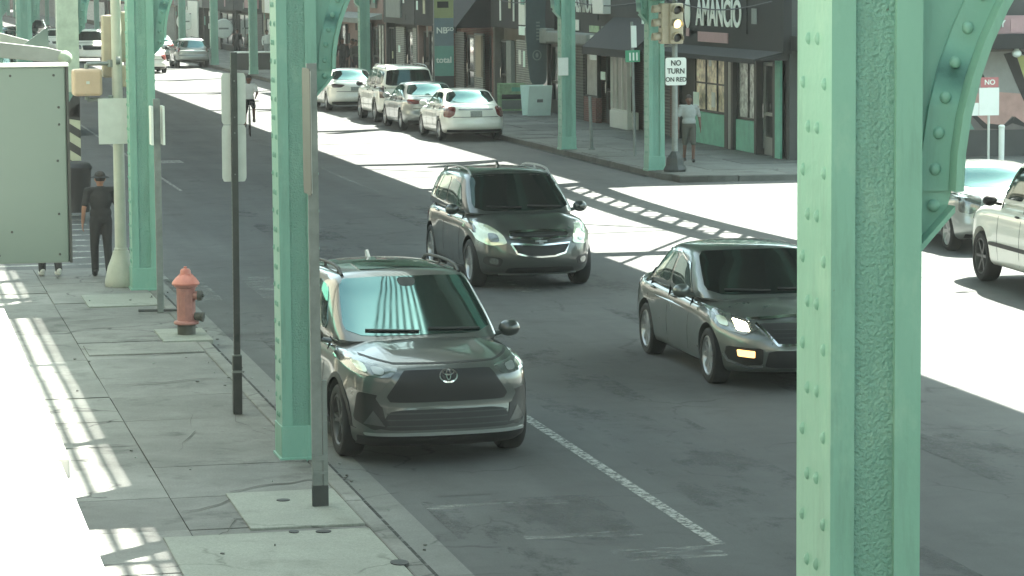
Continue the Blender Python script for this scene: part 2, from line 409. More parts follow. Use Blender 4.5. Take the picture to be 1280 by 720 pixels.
slab_walk('sidewalk', 18.15, 22.6, 65.1, 420, .14, [18.15, 19.4, 20.8, 22.6], 1.7, 5, 'concrete_dark')
slab_walk('sidewalk', 22.6, 60, 65.1, 69.6, .14, [22.6+1.9*i for i in range(20)], 1.75, 6, 'concrete_dark')
def kerb(x0, x1, y0, y1):
    mb = MB(); r = random.Random(int(x0*7+y0))
    if y1-y0 > x1-x0:
        y = y0
        while y < y1:
            e = min(y1, y+r.uniform(2.2, 3.2)); mb.box(x0, x1, y+.004, e-.004, -.05, .142+r.uniform(-.005, .005)); y = e
    else:
        x = x0
        while x < x1:
            e = min(x1, x+r.uniform(2.2, 3.2)); mb.box(x+.004, e-.004, y0, y1, -.05, .142+r.uniform(-.005, .005)); x = e
    struct(mb.build('kerb', 'kerb_dark' if x0 > 15 else 'kerb', bevel=.018))
kerb(4.04, 4.2, 4, 47.4); kerb(4.04, 4.2, 61.2, 420); kerb(17.98, 18.14, 66.5, 420); kerb(19.5, 60, 64.93, 65.09)
mb = MB(); arc = [(17.98+1.5-1.5*math.cos(t), 66.5-1.57*math.sin(t)) for t in [i*math.pi/2/8 for i in range(9)]]
inn = [(18.14+1.34-1.34*math.cos(t), 66.5-1.41*math.sin(t)) for t in [i*math.pi/2/8 for i in range(9)]]
mb.prism(arc+inn[::-1], 'Z', -.05, .14); struct(mb.build('kerb', 'kerb_dark'))
# lighter / darker repair slabs in the pavement
def patch_slab(x0, x1, y0, y1, z, m): mb = MB(); mb.box(x0, x1, y0, y1, .1, z); struct(mb.build('pavement', m, bevel=.008))
patch_slab(3.05, 4.02, 24.3, 26.05, .158, 'pad'); patch_slab(2.3, 4.02, 21.2, 24.1, .156, 'pad')
patch_slab(3.62, 4.25, 37.3, 38.6, .163, 'pad'); patch_slab(2.6, 4.02, 36.2, 37.2, .156, 'kerb'); patch_slab(3.0, 4.02, 41.6, 43.2, .157, 'pad')
M['dirt'] = worn_mat('gutter_dirt', (40, 41, 37), .44, 6., (1, .6, 1))
M['oil'] = worn_mat('oil_stain', (76, 78, 77), .57, 1.1, (1., .45, 1.))
M['tar'] = ground_mat('tar_patch', (78, 80, 79), crack=.3, var=.15)
sheet('gutter_dirt', 4.2, 4.34, 6, 47.4, .0085, 'dirt'); sheet('gutter_dirt', 17.8, 17.97, 67, 300, .0085, 'dirt')
for x0, x1, y0, y1 in ((4.75, 6.6, 30.5, 33.8), (7.2, 8.5, 20, 60), (10.2, 11.4, 18, 60), (5.0, 6.3, 35, 40), (4.8, 6.4, 22, 26)): sheet('oil_stain', x0, x1, y0, y1, .0045, 'oil')
for x0, x1, y0, y1 in ((5.05, 5.6, 26.25, 26.42), (7.6, 9.0, 33.5, 38.2), (8.2, 10.3, 52, 55), (11.2, 12.6, 22.5, 27.2), (4.65, 6.7, 20.5, 23.0)): sheet('road_patch', x0, x1, y0, y1, .0035, 'tar')
for i, (x, y, w_, d_) in enumerate(((3.5, 25.55, .10, .05), (3.62, 24.0, .11, .05), (4.0, 22.55, .12, .09), (3.38, 24.05, .07, .05))):
    mb = MB(); mb.lathe([(0, -.02), (1, -.02), (1, .004), (0, .004)], n=18); mb.v = [(x+a*w_*.6, y+b*d_*1.2, .16+c) for a, b, c in mb.v]; struct(mb.build('pavement_cover', 'black'))
mb = MB(); mb.box(2.45, 3.0, 21.3, 22.85, .1, .152); struct(mb.build('pavement_hatch', 'hyd_dark', bevel=.01))
lt = MB(); r = random.Random(5)
for k in range(110):
    if k < 90: x, y, z = r.choice((4.25, 4.3, 4.4, 3.98))+r.gauss(0, .05), r.uniform(20, 46), .012
    else: x, y, z = r.uniform(2.2, 3.9), r.uniform(21, 46), .158
    if 4.0 < x < 4.2: x = 4.24
    if x <= 4.0: z = .158
    a = r.uniform(0, 6.28); s_ = r.uniform(.006, .026); n_ = r.choice((3, 4, 5))
    pl = [(x+s_*r.uniform(.5, 1.2)*math.cos(a+6.283*i/n_), y+1.6*s_*r.uniform(.5, 1.2)*math.sin(a+6.283*i/n_)) for i in range(n_)]
    lt.prism(pl, 'Z', z, z+r.uniform(.004, .015), k % 3)
lo_ = lt.build('litter', ['joint', 'awning_grey', 'hyd_dark']); lo_['kind'] = 'stuff'
# cracks: thin broken gaps across the old slabs
def crack(pts, w=.009):
    q = []; r = random.Random(int(pts[0][0]*100))
    for (xa, ya), (xb, yb) in zip(pts[:-1], pts[1:]):
        for k in range(6): t = k/6; q.append((xa+(xb-xa)*t+r.uniform(-.035, .035), ya+(yb-ya)*t+r.uniform(-.09, .09)))
    q.append(pts[-1]); mb = MB()
    for i in range(len(q)-1):
        wa = w*(.4+.6*math.sin(math.pi*i/(len(q)-1))); wb = w*(.4+.6*math.sin(math.pi*(i+1)/(len(q)-1)))
        mb.add([(q[i][0], q[i][1]-wa*2, .1525), (q[i+1][0], q[i+1][1]-wb*2, .1525), (q[i+1][0], q[i+1][1]+wb*2, .1525), (q[i][0], q[i][1]+wa*2, .1525)], [(0, 1, 2, 3)])
    struct(mb.build('pavement_crack', 'joint'))
for c_ in ([(2.35, 23.5), (2.75, 24.0), (3.0, 24.9), (3.25, 24.3)], [(2.6, 25.2), (3.3, 25.9)], [(3.1, 26.2), (4.0, 26.6)], [(2.9, 28.6), (3.2, 29.9), (3.3, 31.5)], [(2.6, 33.4), (4.0, 33.7)], [(3.9, 28.9), (3.7, 30.4), (4.02, 33.0)], [(2.4, 39.8), (3.4, 40.2)], [(3.3, 42.0), (3.5, 43.8), (3.4, 45.6)], [(2.1, 44.6), (2.9, 44.9)], [(2.6, 36.0), (4.0, 36.1)]): crack(c_)
# road paint
def paint(x0, x1, y0, y1, m='paint', z=.004): sheet('road_marking', x0, x1, y0, y1, z, m)
paint(6.80, 6.92, 23.4, 44, 'paint'); paint(6.82, 6.9, 66, 200)
paint(5.35, 6.35, 23.95, 24.2, 'paint_faint'); paint(5.9, 6.8, 22.9, 23.4, 'paint_faint'); paint(4.8, 6.1, 25.6, 25.8, 'paint_faint')
M['paint_cross'] = worn_mat('crosswalk_paint', (168, 170, 163), .47, 5., (.5, 1.6, 1))
for i in range(11): paint(.8, 4.15, 48.2+i*1.15, 48.45+i*1.15, 'paint_cross')
for i in range(5): paint(4.5+i*1.2, 5.1+i*1.2, 43.2, 46.6, 'paint_faint')
paint(10.98, 11.08, 64, 210, 'paint_faint'); paint(7.2, 8.0, 76, 77.2, 'paint')
paint(10.98, 11.08, 5, 26, 'paint_faint')

# ------------------------------------------------------------------ elevated railway: columns
def column_meshes():
    w, d, H = .19, .22, 8.3
    mb = MB()
    # H-shaped built-up section: two side plates, front/back flange strips, recessed rough web
    mb.box(-w, -w+.10, -d, d, 0, H); mb.box(w-.11, w, -d, d, 0, H)
    web = MB(); web.box(-w+.10, w-.11, -d+.022, d-.022, 0, H)
    z = .42; k = 0
    def rivet(x, y, zz, nx, r=.02):
        n = 7; vs = []; 
        for ri, h in ((r, 0), (r*.8, .010), (r*.35, .016)):
            for i in range(n):
                t = 2*math.pi*i/n; vs.append((x+nx*h, y+ri*.72*math.cos(t), zz+ri*1.35*math.sin(t)))
        vs.append((x+nx*.017, y, zz))
        fs = [(a*n+i, a*n+(i+1) % n, (a+1)*n+(i+1) % n, (a+1)*n+i) for a in range(2) for i in range(n)] + [(2*n+i, 2*n+(i+1) % n, 3*n) for i in range(n)]
        mb.add(vs, fs)
    while z < H-.4:
        for q in ((-.135, .135) if k % 2 else (-.048, .07)):
            for nx in (-1, 1): rivet(nx*w, q, z, nx)
        z += .178; k += 1
    base = MB(); base.box(-w-.012, w+.012, -d-.012, d+.012, .002, .33); base.box(-w-.03, w+.03, -d-.03, d+.03, -.04, .03)
    return mb, web, base
def bracket_mesh(side):
    """solid knee plate with curved, riveted edge angle; side = direction of the road"""
    c, r0 = (1.72, 3.62), 1.55
    arc = []
    for i in range(17):
        t = math.pi - (math.pi/2)*i/16
        arc.append((c[0]+r0*math.cos(t), c[1]+r0*math.sin(t)))
    poly = [(.0, 3.38), (.15, 3.54)] + arc + [(1.72, 6.15), (0, 6.15)]
    mb = MB(); mb.prism([(side*(.19+x), z) for x, z in poly], 'Y', -.1, .1)
    # curved flange
    def band(r1, r2, y0, y1):
        a = [(c[0]+r1*math.cos(math.pi-(math.pi/2)*i/16), c[1]+r1*math.sin(math.pi-(math.pi/2)*i/16)) for i in range(17)]
        b = [(c[0]+r2*math.cos(math.pi-(math.pi/2)*i/16), c[1]+r2*math.sin(math.pi-(math.pi/2)*i/16)) for i in range(17)]
        for i in range(16):
            mb.prism([(side*(.19+p[0]), p[1]) for p in (a[i], a[i+1], b[i+1], b[i])], 'Y', y0, y1)
    band(1.535, 1.57, -.2, .2)
    band(1.571, 1.69, -.118, .118)
    for i in range(24):
        t = math.pi-(math.pi/2)*(i+.6)/17.5
        x, z = c[0]+1.63*math.cos(t), c[1]+1.63*math.sin(t)
        if t > math.pi/2: mb.ell((side*(.19+x), -.118, z), (.026, .02, .026), 10, 6)
    mb.prism([(side*.19, 3.36), (side*.35, 3.535), (side*.35, 3.56), (side*.19, 3.39)], 'Y', -.17, .17)
    mb.ell((side*.28, -.11, 3.56), (.026, .02, .026), 10, 6)
    mb.v = [(x, y, z+.10) for x, y, z in mb.v]
    return mb
GC = 'green steel columns of the elevated railway'
def make_column(side, loc, label):
    t = thing('steel_column', label, 'column', loc, 0, GC)
    a, w, b = column_meshes()
    a.build('shaft', 'green', t, smooth=True); w.build('web_panel', 'green_rough', t); b.build('base', 'green', t, bevel=.006)
    br = bracket_mesh(side); br.build('bracket', 'green', t, smooth=True)
    return t
LEFT_X, RIGHT_X = 4.0, 18.2
protoL = make_column(1, (3.93, 11.4, .14), 'nearest mint green riveted column filling the foreground with curved bracket')
protoR = make_column(-1, (RIGHT_X, 67.5, .14), 'green column beside the traffic signal and no turn sign at the corner')
dup(protoL, 'green column on the left kerb beside the charcoal parked SUV', (LEFT_X, 28.0, .14))
dup(protoL, 'green column at the left corner beside the cream signal pole and hydrant', (LEFT_X, 43.95, .14))
colD = dup(protoL, 'green column with black and cream hazard stripes behind the pedestrians', (LEFT_X, 59.7, .14))
mb = MB(); mb.box(-.2, .2, -.262, -.235, .75, 1.85)
mb2 = MB()
for i in range(6):
    z = .7+i*.36; mb2.prism([(-.2, z+.28), (.2, z), (.2, z+.17), (-.2, z+.45)] if False else [(-.198, min(1.85, z+.26)), (.198, max(.75, z)), (.198, min(1.85, max(.75, z+.17))), (-.198, min(1.85, z+.43))], 'Y', -.266, -.2625)
hp = mb.build('hazard_panel', 'hazard_cream', colD); mb2.build('stripe', 'hazard_black', hp)
mb = MB(); mb.box(-.21, .21, -.24, .24, 2.35, 8.2); mb.build('cream_casing', 'cream_paint', colD)
for i in range(5, 26): dup(protoL, 'distant green column in the row along the left kerb', (LEFT_X, 12+15.95*(i-1), .14))
RY = [51.5, 76.4, 92.9, 108.8] + [108.8+16*i for i in range(1, 19)]
RL = {51.5: 'right hand green column hidden behind the nearest green column', 76.4: 'green column with a small white notice box strapped to it',
      92.9: 'green column behind the tall yellow green and teal banner', 108.8: 'green column behind the white sports utility vehicle at the right kerb'}
cols_r = {}
for y in RY:
    cols_r[y] = dup(protoR, RL.get(y, 'distant green column in the row along the right kerb'), (RIGHT_X, y, .14))
mb = MB(); mb.box(-.3, -.02, -.29, -.235, 1.95, 2.42); nb = mb.build('notice_box', 'sign_white', cols_r[76.4], bevel=.01)

# elevated deck
el = thing('elevated_railway', 'elevated railway deck with lattice girders over the street', 'elevated railway', (10.5, 60, 6.3))
def elp(mb, name, m, **k):
    mb.v = [(x-10.5, y-60, z-6.3) for x, y, z in mb.v]; return mb.build(name, m, el, **k)
mb = MB(); mb.box(9.0, 16.55, -40, 440, 8.5, 8.9); mb.box(7.72, 10.4, -40, 440, 10.4, 10.7); mb.box(9.0, 9.2, -40, 440, 8.9, 10.4); elp(mb, 'deck', 'deck')  # raised left slab is an unseen addition that keeps the deck shade continuous
mb = MB()
for i in range(7): mb.box(5.98+i*.25, 6.07+i*.25, -40, 300, 10.46, 10.52)
for i in range(55): mb.box(5.95, 7.71, -40+i*6.2, -39.88+i*6.2, 10.38, 10.458)
elp(mb, 'shade_slats', 'shade_slat')  # unseen slats, added and spaced to cast the sun stripes on the left pavement
mb = MB()
for y in [11.95+15.95*i for i in range(-3, 26)]: mb.box(4.2, 12.0, y-.2, y+.2, 5.3, 6.29)
for y in [51.5, 67.5, 76.4, 92.9]+RY[3:]: mb.box(12.0, 18.2, y-.14, y+.14, 5.4, 6.29)
elp(mb, 'cross_girder', 'green_old')
mb = MB()
for x in (9.4, 11.2, 13.1, 15.0): mb.box(x-.15, x+.15, -40, 440, 6.3, 8.49)
elp(mb, 'stringer', 'green_old')
def lattice(x, ya, yb):
    mb = MB(); n = max(6, int((yb-ya)/1.25)); L = yb-ya
    def zb(t): return 4.3 + 0.55*(1-(2*t-1)**2)
    def zt(t): return zb(t)+1.9
    def bar(p, q, w, dz):
        mb.prism([(p[0], p[1]-dz), (q[0], q[1]-dz), (q[0], q[1]+dz), (p[0], p[1]+dz)], 'X', x-w, x+w)
    for i in range(n):
        t0, t1 = i/n, (i+1)/n; y0, y1 = ya+L*t0, ya+L*t1
        bar((y0, zb(t0)), (y1, zb(t1)), .16, .2); bar((y0, zt(t0)), (y1, zt(t1)), .16, .2)
        mb2 = [((y0, zb(t0)), (y1, zt(t1))), ((y0, zt(t0)), (y1, zb(t1)))]
        for p, q in mb2: bar(p, q, .05, .085)
    return elp(mb, 'lattice_girder', 'green_old')
ys = [51.5, 67.5]
for a, b in zip(ys[:-1], ys[1:]): lattice(RIGHT_X, a+.2, b-.2)
mb = MB()
def bar3(p, q, r): mb.cyl(p, q, r, n=6)
for y0 in [51.5, 67.5]:
    bar3((15, y0-2, 6.2), (18.1, y0+4, 5.7), .055); bar3((15, y0+8, 6.2), (18.1, y0+4, 5.7), .055); bar3((15, y0+4.0, 6.2), (18.1, y0+4.4, 5.8), .05)
for y0 in (81, 86, 98, 104, 118, 126): bar3((15, y0, 6.3), (18.1, y0+.2, 5.8), .07)
for y0 in (46, 57, 60): bar3((15, y0, 6.3), (20.0, y0+.6, 6.0), .03)
elp(mb, 'lateral_brace', 'green_old')

# ------------------------------------------------------------------ vehicles
def interp(tab, s):
    xs = [p[0] for p in tab]; ys = [p[1] for p in tab]
    if s <= xs[0]: return ys[0]
    for i in range(len(xs)-1):
        if s <= xs[i+1]:
            h = xs[i+1]-xs[i]; t = (s-xs[i])/h
            # monotone-ish catmull tangents
            def sl(j):
                if j <= 0 or j >= len(xs)-1: return 0 if len(xs) < 3 else (ys[min(j+1, len(xs)-1)]-ys[max(j-1, 0)])/(xs[min(j+1, len(xs)-1)]-xs[max(j-1, 0)])
                a = (ys[j]-ys[j-1])/(xs[j]-xs[j-1]); b = (ys[j+1]-ys[j])/(xs[j+1]-xs[j])
                return 0 if a*b <= 0 else 2*a*b/(a+b)
            m0, m1 = sl(i), sl(i+1); t2, t3 = t*t, t*t*t
            return (2*t3-3*t2+1)*ys[i]+(t3-2*t2+t)*h*m0+(-2*t3+3*t2)*ys[i+1]+(t3-t2)*h*m1
    return ys[-1]
def smooth01(a, b, x):
    t = max(0, min(1, (x-a)/(b-a))); return t*t*(3-2*t)

def rbox(nx, ny, nz, k):
    idx = {}; vs = []; fs = []
    def vid(i, j, l):
        key = (i, j, l)
        if key not in idx:
            p = (2*i/nx-1, 2*j/ny-1, 2*l/nz-1)
            n = sum(abs(c)**k for c in p)**(1/k)
            idx[key] = len(vs); vs.append(tuple(c/n for c in p))
        return idx[key]
    for i in range(nx):
        for j in range(ny):
            fs.append((vid(i,j,0), vid(i,j+1,0), vid(i+1,j+1,0), vid(i+1,j,0))); fs.append((vid(i,j,nz), vid(i+1,j,nz), vid(i+1,j+1,nz), vid(i,j+1,nz)))
    for i in range(nx):
        for l in range(nz):
            fs.append((vid(i,0,l), vid(i+1,0,l), vid(i+1,0,l+1), vid(i,0,l+1))); fs.append((vid(i,ny,l), vid(i,ny,l+1), vid(i+1,ny,l+1), vid(i+1,ny,l)))
    for j in range(ny):
        for l in range(nz):
            fs.append((vid(0,j,l), vid(0,j,l+1), vid(0,j+1,l+1), vid(0,j+1,l))); fs.append((vid(nx,j,l), vid(nx,j+1,l), vid(nx,j+1,l+1), vid(nx,j,l+1)))
    return vs, fs

def car_shell(S):
    L, W = S['L'], S['W']
    vs, fs = rbox(56, 26, 14, 11)
    out = []
    axles = [S['fo'], S['fo']+S['wb']]
    for qx, qy, qz in vs:
        s = (1-qx)/2*L; w = (qz+1)/2
        zt = interp(S['top'], s); zb = interp(S['bot'], s)
        crown = S.get('crown', .045)*(abs(qy)**2.4)
        ridge = S.get('ridge', .012)*math.exp(-((abs(qy)-.62)/.13)**2)*smooth01(1.3, .9, s)*smooth01(.1, .4, s)
        z = zb + w*(zt - crown*w + ridge*w**4 - zb)
        hw = W/2*interp(S['plan'], s)*interp(S['side'], z)
        fl = sum(math.exp(-((s-a)/.47)**4) for a in axles)*S.get('flare', .02)*smooth01(.95, .6, z)
        y = qy*(hw+fl)
        x = qx*L/2
        fw = smooth01(L/2-1.0, L/2-.05, x); rw = smooth01(-L/2+1.0, -L/2+.05, x)
        x -= fw*(interp(S['front'], z)+S.get('bowf', .2)*abs(qy)**2.6)
        x += rw*(interp(S['rear'], z)+S.get('bowr', .14)*abs(qy)**2.6)
        out.append((x, y, z))
    return out, fs
def cabin_shell(S):
    L = S['L']; c = S['cab']
    vs, fs = rbox(44, 24, 14, c.get('k', 13))
    out = []
    zb = c['zb']
    for qx, qy, qz in vs:
        w = (qz+1)/2
        xf = L/2-(c['wsb'] + (c['wst']-c['wsb'])*(w**c.get('pf', .93))); xr = L/2-(c['rwb'] + (c['rwt']-c['rwb'])*(w**c.get('pr', .9)))
        t = (qx+1)/2
        x = xr+(xf-xr)*t
        s = L/2-x
        zt = interp(c['roof'], s) - c.get('crown', .05)*abs(qy)**2.2
        z = zb+w*(zt-zb)
        taper = .97+.03*smooth01(0, .35, t)*smooth01(1, .7, t) if c.get('taper', True) else 1
        hw = (c['wb']+(c['wt']-c['wb'])*w + .035*math.sin(math.pi*w))*taper
        y = qy*hw
        x -= smooth01(.6, 1., t)*c.get('bow', .12)*abs(qy)**2
        x += smooth01(.4, 0., t)*c.get('bowr', .1)*abs(qy)**2
        out.append((x, y, z))
    return out, fs

def chaikin(p, n=2, keep=.25):
    for _ in range(n):
        q = []
        for i in range(len(p)):
            a, b = p[i], p[(i+1) % len(p)]
            q.append((a[0]+(b[0]-a[0])*keep, a[1]+(b[1]-a[1])*keep)); q.append((a[0]+(b[0]-a[0])*(1-keep), a[1]+(b[1]-a[1])*(1-keep)))
        p = q
    return p
def strip(pts, w):
    """closed outline of a thin band along a polyline"""
    a, b = [], []
    for i, p in enumerate(pts):
        p0 = pts[max(0, i-1)]; p1 = pts[min(len(pts)-1, i+1)]
        d = Vector((p1[0]-p0[0], p1[1]-p0[1])).normalized(); n = Vector((-d.y, d.x))*(w/2)
        a.append((p[0]+n.x, p[1]+n.y)); b.append((p[0]-n.x, p[1]-n.y))
    return a+b[::-1]
def patch(bvh, view, poly, off=.006, grid=.07, skirt=.03):
    """mesh data of a thin panel lying on the car's skin. view: F/B (y,z), S side (s-coordinate x, z) on +y, T top (x,y), or angle in degrees round z"""
    bm = bmesh.new()
    vv = [bm.verts.new((p[0], p[1], 0)) for p in poly]
    try: bm.faces.new(vv)
    except Exception: bm.free(); return MB()
    us = [p[0] for p in poly]; ws = [p[1] for p in poly]
    for ax, arr in ((0, us), (1, ws)):
        n = int((max(arr)-min(arr))/grid)
        for i in range(1, n+1):
            c = min(arr)+(max(arr)-min(arr))*i/(n+1)
            co = Vector((c, 0, 0)) if ax == 0 else Vector((0, c, 0)); no = Vector((1, 0, 0)) if ax == 0 else Vector((0, 1, 0))
            bmesh.ops.bisect_plane(bm, geom=bm.verts[:]+bm.edges[:]+bm.faces[:], plane_co=co, plane_no=no)
    bmesh.ops.triangulate(bm, faces=[f for f in bm.faces if len(f.verts) > 4])
    if view == 'F': d = Vector((-1,0,0)); P = lambda u, w: Vector((6, u, w))
    elif view == 'B': d = Vector((1,0,0)); P = lambda u, w: Vector((-6, u, w))
    elif view == 'S': d = Vector((0,-1,0)); P = lambda u, w: Vector((u, 4, w))
    elif view == 'T': d = Vector((0,0,-1)); P = lambda u, w: Vector((u, w, 5))
    else:
        a = R(view); d = Vector((-math.cos(a), -math.sin(a), 0)); tq = Vector((-math.sin(a), math.cos(a), 0)); P = lambda u, w: tq*u+Vector((0,0,w))-d*6
    bm.verts.index_update()
    top = []; low = []
    for v in bm.verts:
        o = P(v.co.x, v.co.y); hit, no, i, dist = bvh.ray_cast(o, d)
        if hit is None:
            near = bvh.find_nearest(o+d*5.0); hit = near[0]; no = near[1]
        n = no if no.dot(d) < 0 else -no
        nn = (n*.6 - d*.4).normalized()
        top.append(hit+nn*off); low.append(hit-nn*skirt)
    mb = MB(); N = len(top)
    fs = [tuple(v.index for v in f.verts) for f in bm.faces]
    for e in bm.edges:
        if len(e.link_faces) == 1:
            a, b = e.verts[0].index, e.verts[1].index; fs.append((a, b, N+b, N+a))
    bm.free()
    return mb.add(top+low, fs)
def mirror(mb):
    o = MB(); o.v = [(x, -y, z) for x, y, z in mb.v]; o.f = [f[::-1] for f in mb.f]; o.m = list(mb.m); return o

_wheel = {}
def wheel_meshes(r, w, rim, spokes, ds=True):
    key = (round(r, 3), round(w, 3), rim, spokes)
    if key in _wheel: return _wheel[key]
    t = MB(); rr = r*.70
    t.lathe([(rr, -w*.42), (rr+.02, -w*.5), (r-.03, -w*.5), (r-.006, -w*.40), (r, -w*.2), (r, w*.2), (r-.006, w*.40), (r-.03, w*.5), (rr+.02, w*.5), (rr, w*.42)], n=36, axis='Y')
    q = MB()
    q.lathe([(rr, -w*.42), (rr+.004, w*.44), (rr-.012, w*.46), (rr-.022, w*.40), (rr-.03, -w*.1)], n=36, axis='Y')
    q.lathe([(.0, w*.36), (.035, w*.36), (.06, w*.32), (.07, w*.1)], n=16, axis='Y')
    for i in range(spokes):
        a = 2*math.pi*i/spokes
        for da in ((-.13, .13) if ds else (0,)):
            ca, sa = math.cos(a), math.sin(a)
            p0 = (.05*math.cos(a), .05*math.sin(a)); p1 = ((rr-.02)*math.cos(a+da), (rr-.02)*math.sin(a+da))
            px, pz = -(p1[1]-p0[1]), p1[0]-p0[0]; l = math.hypot(px, pz); px, pz = px/l, pz/l
            h = .02 if ds else .03
            q.add([(p0[0]+px*h, w*.20, p0[1]+pz*h), (p1[0]+px*h, w*.22, p1[1]+pz*h), (p1[0]-px*h, w*.22, p1[1]-pz*h), (p0[0]-px*h, w*.20, p0[1]-pz*h),
                   (p0[0]+px*h*.7, w*.35, p0[1]+pz*h*.7), (p1[0]+px*h*.7, w*.40, p1[1]+pz*h*.7), (p1[0]-px*h*.7, w*.40, p1[1]-pz*h*.7), (p0[0]-px*h*.7, w*.35, p0[1]-pz*h*.7)],
                  [(0,1,2,3),(4,7,6,5),(0,4,5,1),(1,5,6,2),(2,6,7,3),(3,7,4,0)])
    k = MB(); k.lathe([(0, -w*.1), (rr-.02, -w*.1), (rr-.02, -w*.05), (0, -w*.05)], n=24, axis='Y')   # brake / dark inside
    _wheel[key] = (t, q, k); return _wheel[key]

def build_car(S, name, label, loc, rz, group=None):
    root = thing(name, label, S.get('cat', 'car'), loc, rz, group)
    pm = S['paint']; L, W = S['L'], S['W']; r = S['r']
    lv, lf = car_shell(S); cv, cf = cabin_shell(S)
    bvh = BVHTree.FromPolygons([Vector(v) for v in lv]+[Vector(v) for v in cv], lf+[tuple(i+len(lv) for i in f) for f in cf])
    lo = MB().add(lv, lf); body = lo.build('body', [pm, 'black'], root, smooth=True)
    body.data.shade_smooth() if hasattr(body.data, 'shade_smooth') else None
    axles = [L/2-S['fo'], L/2-S['fo']-S['wb']]
    cut = MB()
    for ax in axles:
        for sgn in (-1, 1):
            y1 = sgn*(W/2+.3); y0 = sgn*(W/2-.34)
            cut.cyl((ax, y0, r+.012), (ax, y1, r+.012), r+S.get('arch', .06), n=40, m=1)
    co = cut.build('cutter', [pm, 'black'], root)
    md = body.modifiers.new('arch', 'BOOLEAN'); md.operation = 'DIFFERENCE'; md.object = co; md.solver = 'EXACT'
    bpy.context.view_layer.update()
    me = bpy.data.meshes.new_from_object(body.evaluated_get(bpy.context.evaluated_depsgraph_get()))
    body.modifiers.clear(); body.data = me; bpy.data.objects.remove(co)
    # cabin joined to the body mesh
    bm = bmesh.new(); bm.from_mesh(me)
    vs = [bm.verts.new(v) for v in cv]
    for f in cf:
        try: bm.faces.new([vs[i] for i in f])
        except Exception: pass
    bmesh.ops.recalc_face_normals(bm, faces=bm.faces)
    bm.to_mesh(me); bm.free(); me.materials.clear(); me.materials.append(M[pm]); me.materials.append(M['black'])
    me.polygons.foreach_set('use_smooth', [True]*len(me.polygons)); me.set_sharp_from_angle(angle=R(38))
    me.name = 'body'
    # panels
    for p in S['panels']:
        nm, view, poly, m = p[:4]; o = p[4] if len(p) > 4 else {}
        if o.get('round', True): poly = chaikin(poly, o.get('n', 2), o.get('keep', .2))
        mb = patch(bvh, view, poly, o.get('off', .006), o.get('grid', .06), o.get('skirt', .02))
        par = root
        if o.get('under'): 
            cands = [c for c in root.children if c.name.split('.')[0] == o['under']]; par = cands[-1] if cands else root
        if not mb.v: continue
        a = mb.build(nm, m, par, smooth=True)
        if o.get('label'): a['label'] = o['label']
        if o.get('mir'):
            par2 = par
            if o.get('under') and len(cands) > 1: par2 = cands[-1]; a.parent = cands[-2]
            mirror(mb).build(nm, m, par2, smooth=True)
    t, q, k = wheel_meshes(r, S.get('tw', .225), S.get('rim', 'rim'), S.get('spokes', 5), S.get('ds', True))
    tm = qm = None
    for ax in axles:
        for sgn in (1, -1):
            if tm is None:
                wh = t.build('wheel', 'tyre', root, smooth=True); ri = q.build('rim', S.get('rim', 'rim'), wh, smooth=True); br = k.build('brake_disc', 'black', wh)
                tm = wh
            else:
                wh = tm.copy(); COL.objects.link(wh); wh.parent = root
                for ch in tm.children: c = ch.copy(); COL.objects.link(c); c.parent = wh
            wh.location = (ax, sgn*(W/2-S.get('tw', .225)/2+.005), r); wh.rotation_euler = (0, 0, 0 if sgn > 0 else math.pi)
    # mirrors
    mx, my, mz = S['mirror']
    mm = MB(); mm.ell((mx, my, mz), (.075, .115, .085), 16, 10)
    arm = MB(); 
    mm.cyl((mx+.03, my-.19, mz-.06), (mx, my-.05, mz-.03), .03, .025, 8)
    mm.build('mirror', S.get('mirmat', pm), root, smooth=True); mirror(mm).build('mirror', S.get('mirmat', pm), root, smooth=True)
    for fn in S.get('extra', []): fn(root, bvh, S)
    return root

def X(S_L, s): return S_L/2-s
def slats(bvh, y0, y1, zs, h, m, root, name='grille_bar', view='F'):
    mb = MB()
    for z in zs:
        p = patch(bvh, view, [(y0, z-h/2), (y1, z-h/2), (y1, z+h/2), (y0, z+h/2)], .013, .08, .02); mb.add(p.v, p.f)
    return mb.build(name, m, root, smooth=True)

def rails(root, bvh, S):
    c = S['rails']; L = S['L']
    for sg in (1, -1):
        mb = MB(); pts = []
        n = 10
        for i in range(n+1):
            s = c['s0']+(c['s1']-c['s0'])*i/n; x = L/2-s
            h = bvh.ray_cast(Vector((x, sg*c['y'], 5)), Vector((0,0,-1)))[0]
            lift = .045*min(1, min(i, n-i)/1.2) + .01
            pts.append((x, sg*c['y'], h.z+lift))
        for a, b in zip(pts[:-1], pts[1:]): mb.cyl(a, b, .017, n=8)
        for i in (1, n//2, n-1): p = pts[i]; mb.cyl((p[0], p[1], p[2]-.07), p, .016, n=8)
        mb.build('roof_rail', c.get('m', 'black'), root, smooth=True)
def fin(root, bvh, S):
    x = S['L']/2-S['fin']; h = bvh.ray_cast(Vector((x, 0, 5)), Vector((0,0,-1)))[0]
    mb = MB(); mb.prism([(x+.09, h.z-.01), (x-.07, h.z-.01), (x-.08, h.z+.065), (x-.05, h.z+.07)], 'Y', -.018, .018); mb.build('antenna_fin', S['paint'], root, bevel=.006)
def wipers(root, bvh, S):
    c = S['cab']
    for y0, y1 in ((.62, .08), (-.02, -.56)):
        mb = MB(); pts = []
        for i in range(8):
            y = y0+(y1-y0)*i/7
            h = bvh.ray_cast(Vector((6, y, c['zb']+S.get('wipz', .10)+.02*i/7)), Vector((-1,0,0)))[0]
            if h: pts.append(h+Vector((.02, 0, .008)))
        for a, b in zip(pts[:-1], pts[1:]): mb.cyl(a, b, .012, n=6)
        if mb.v: mb.build('wiper', 'black', root)
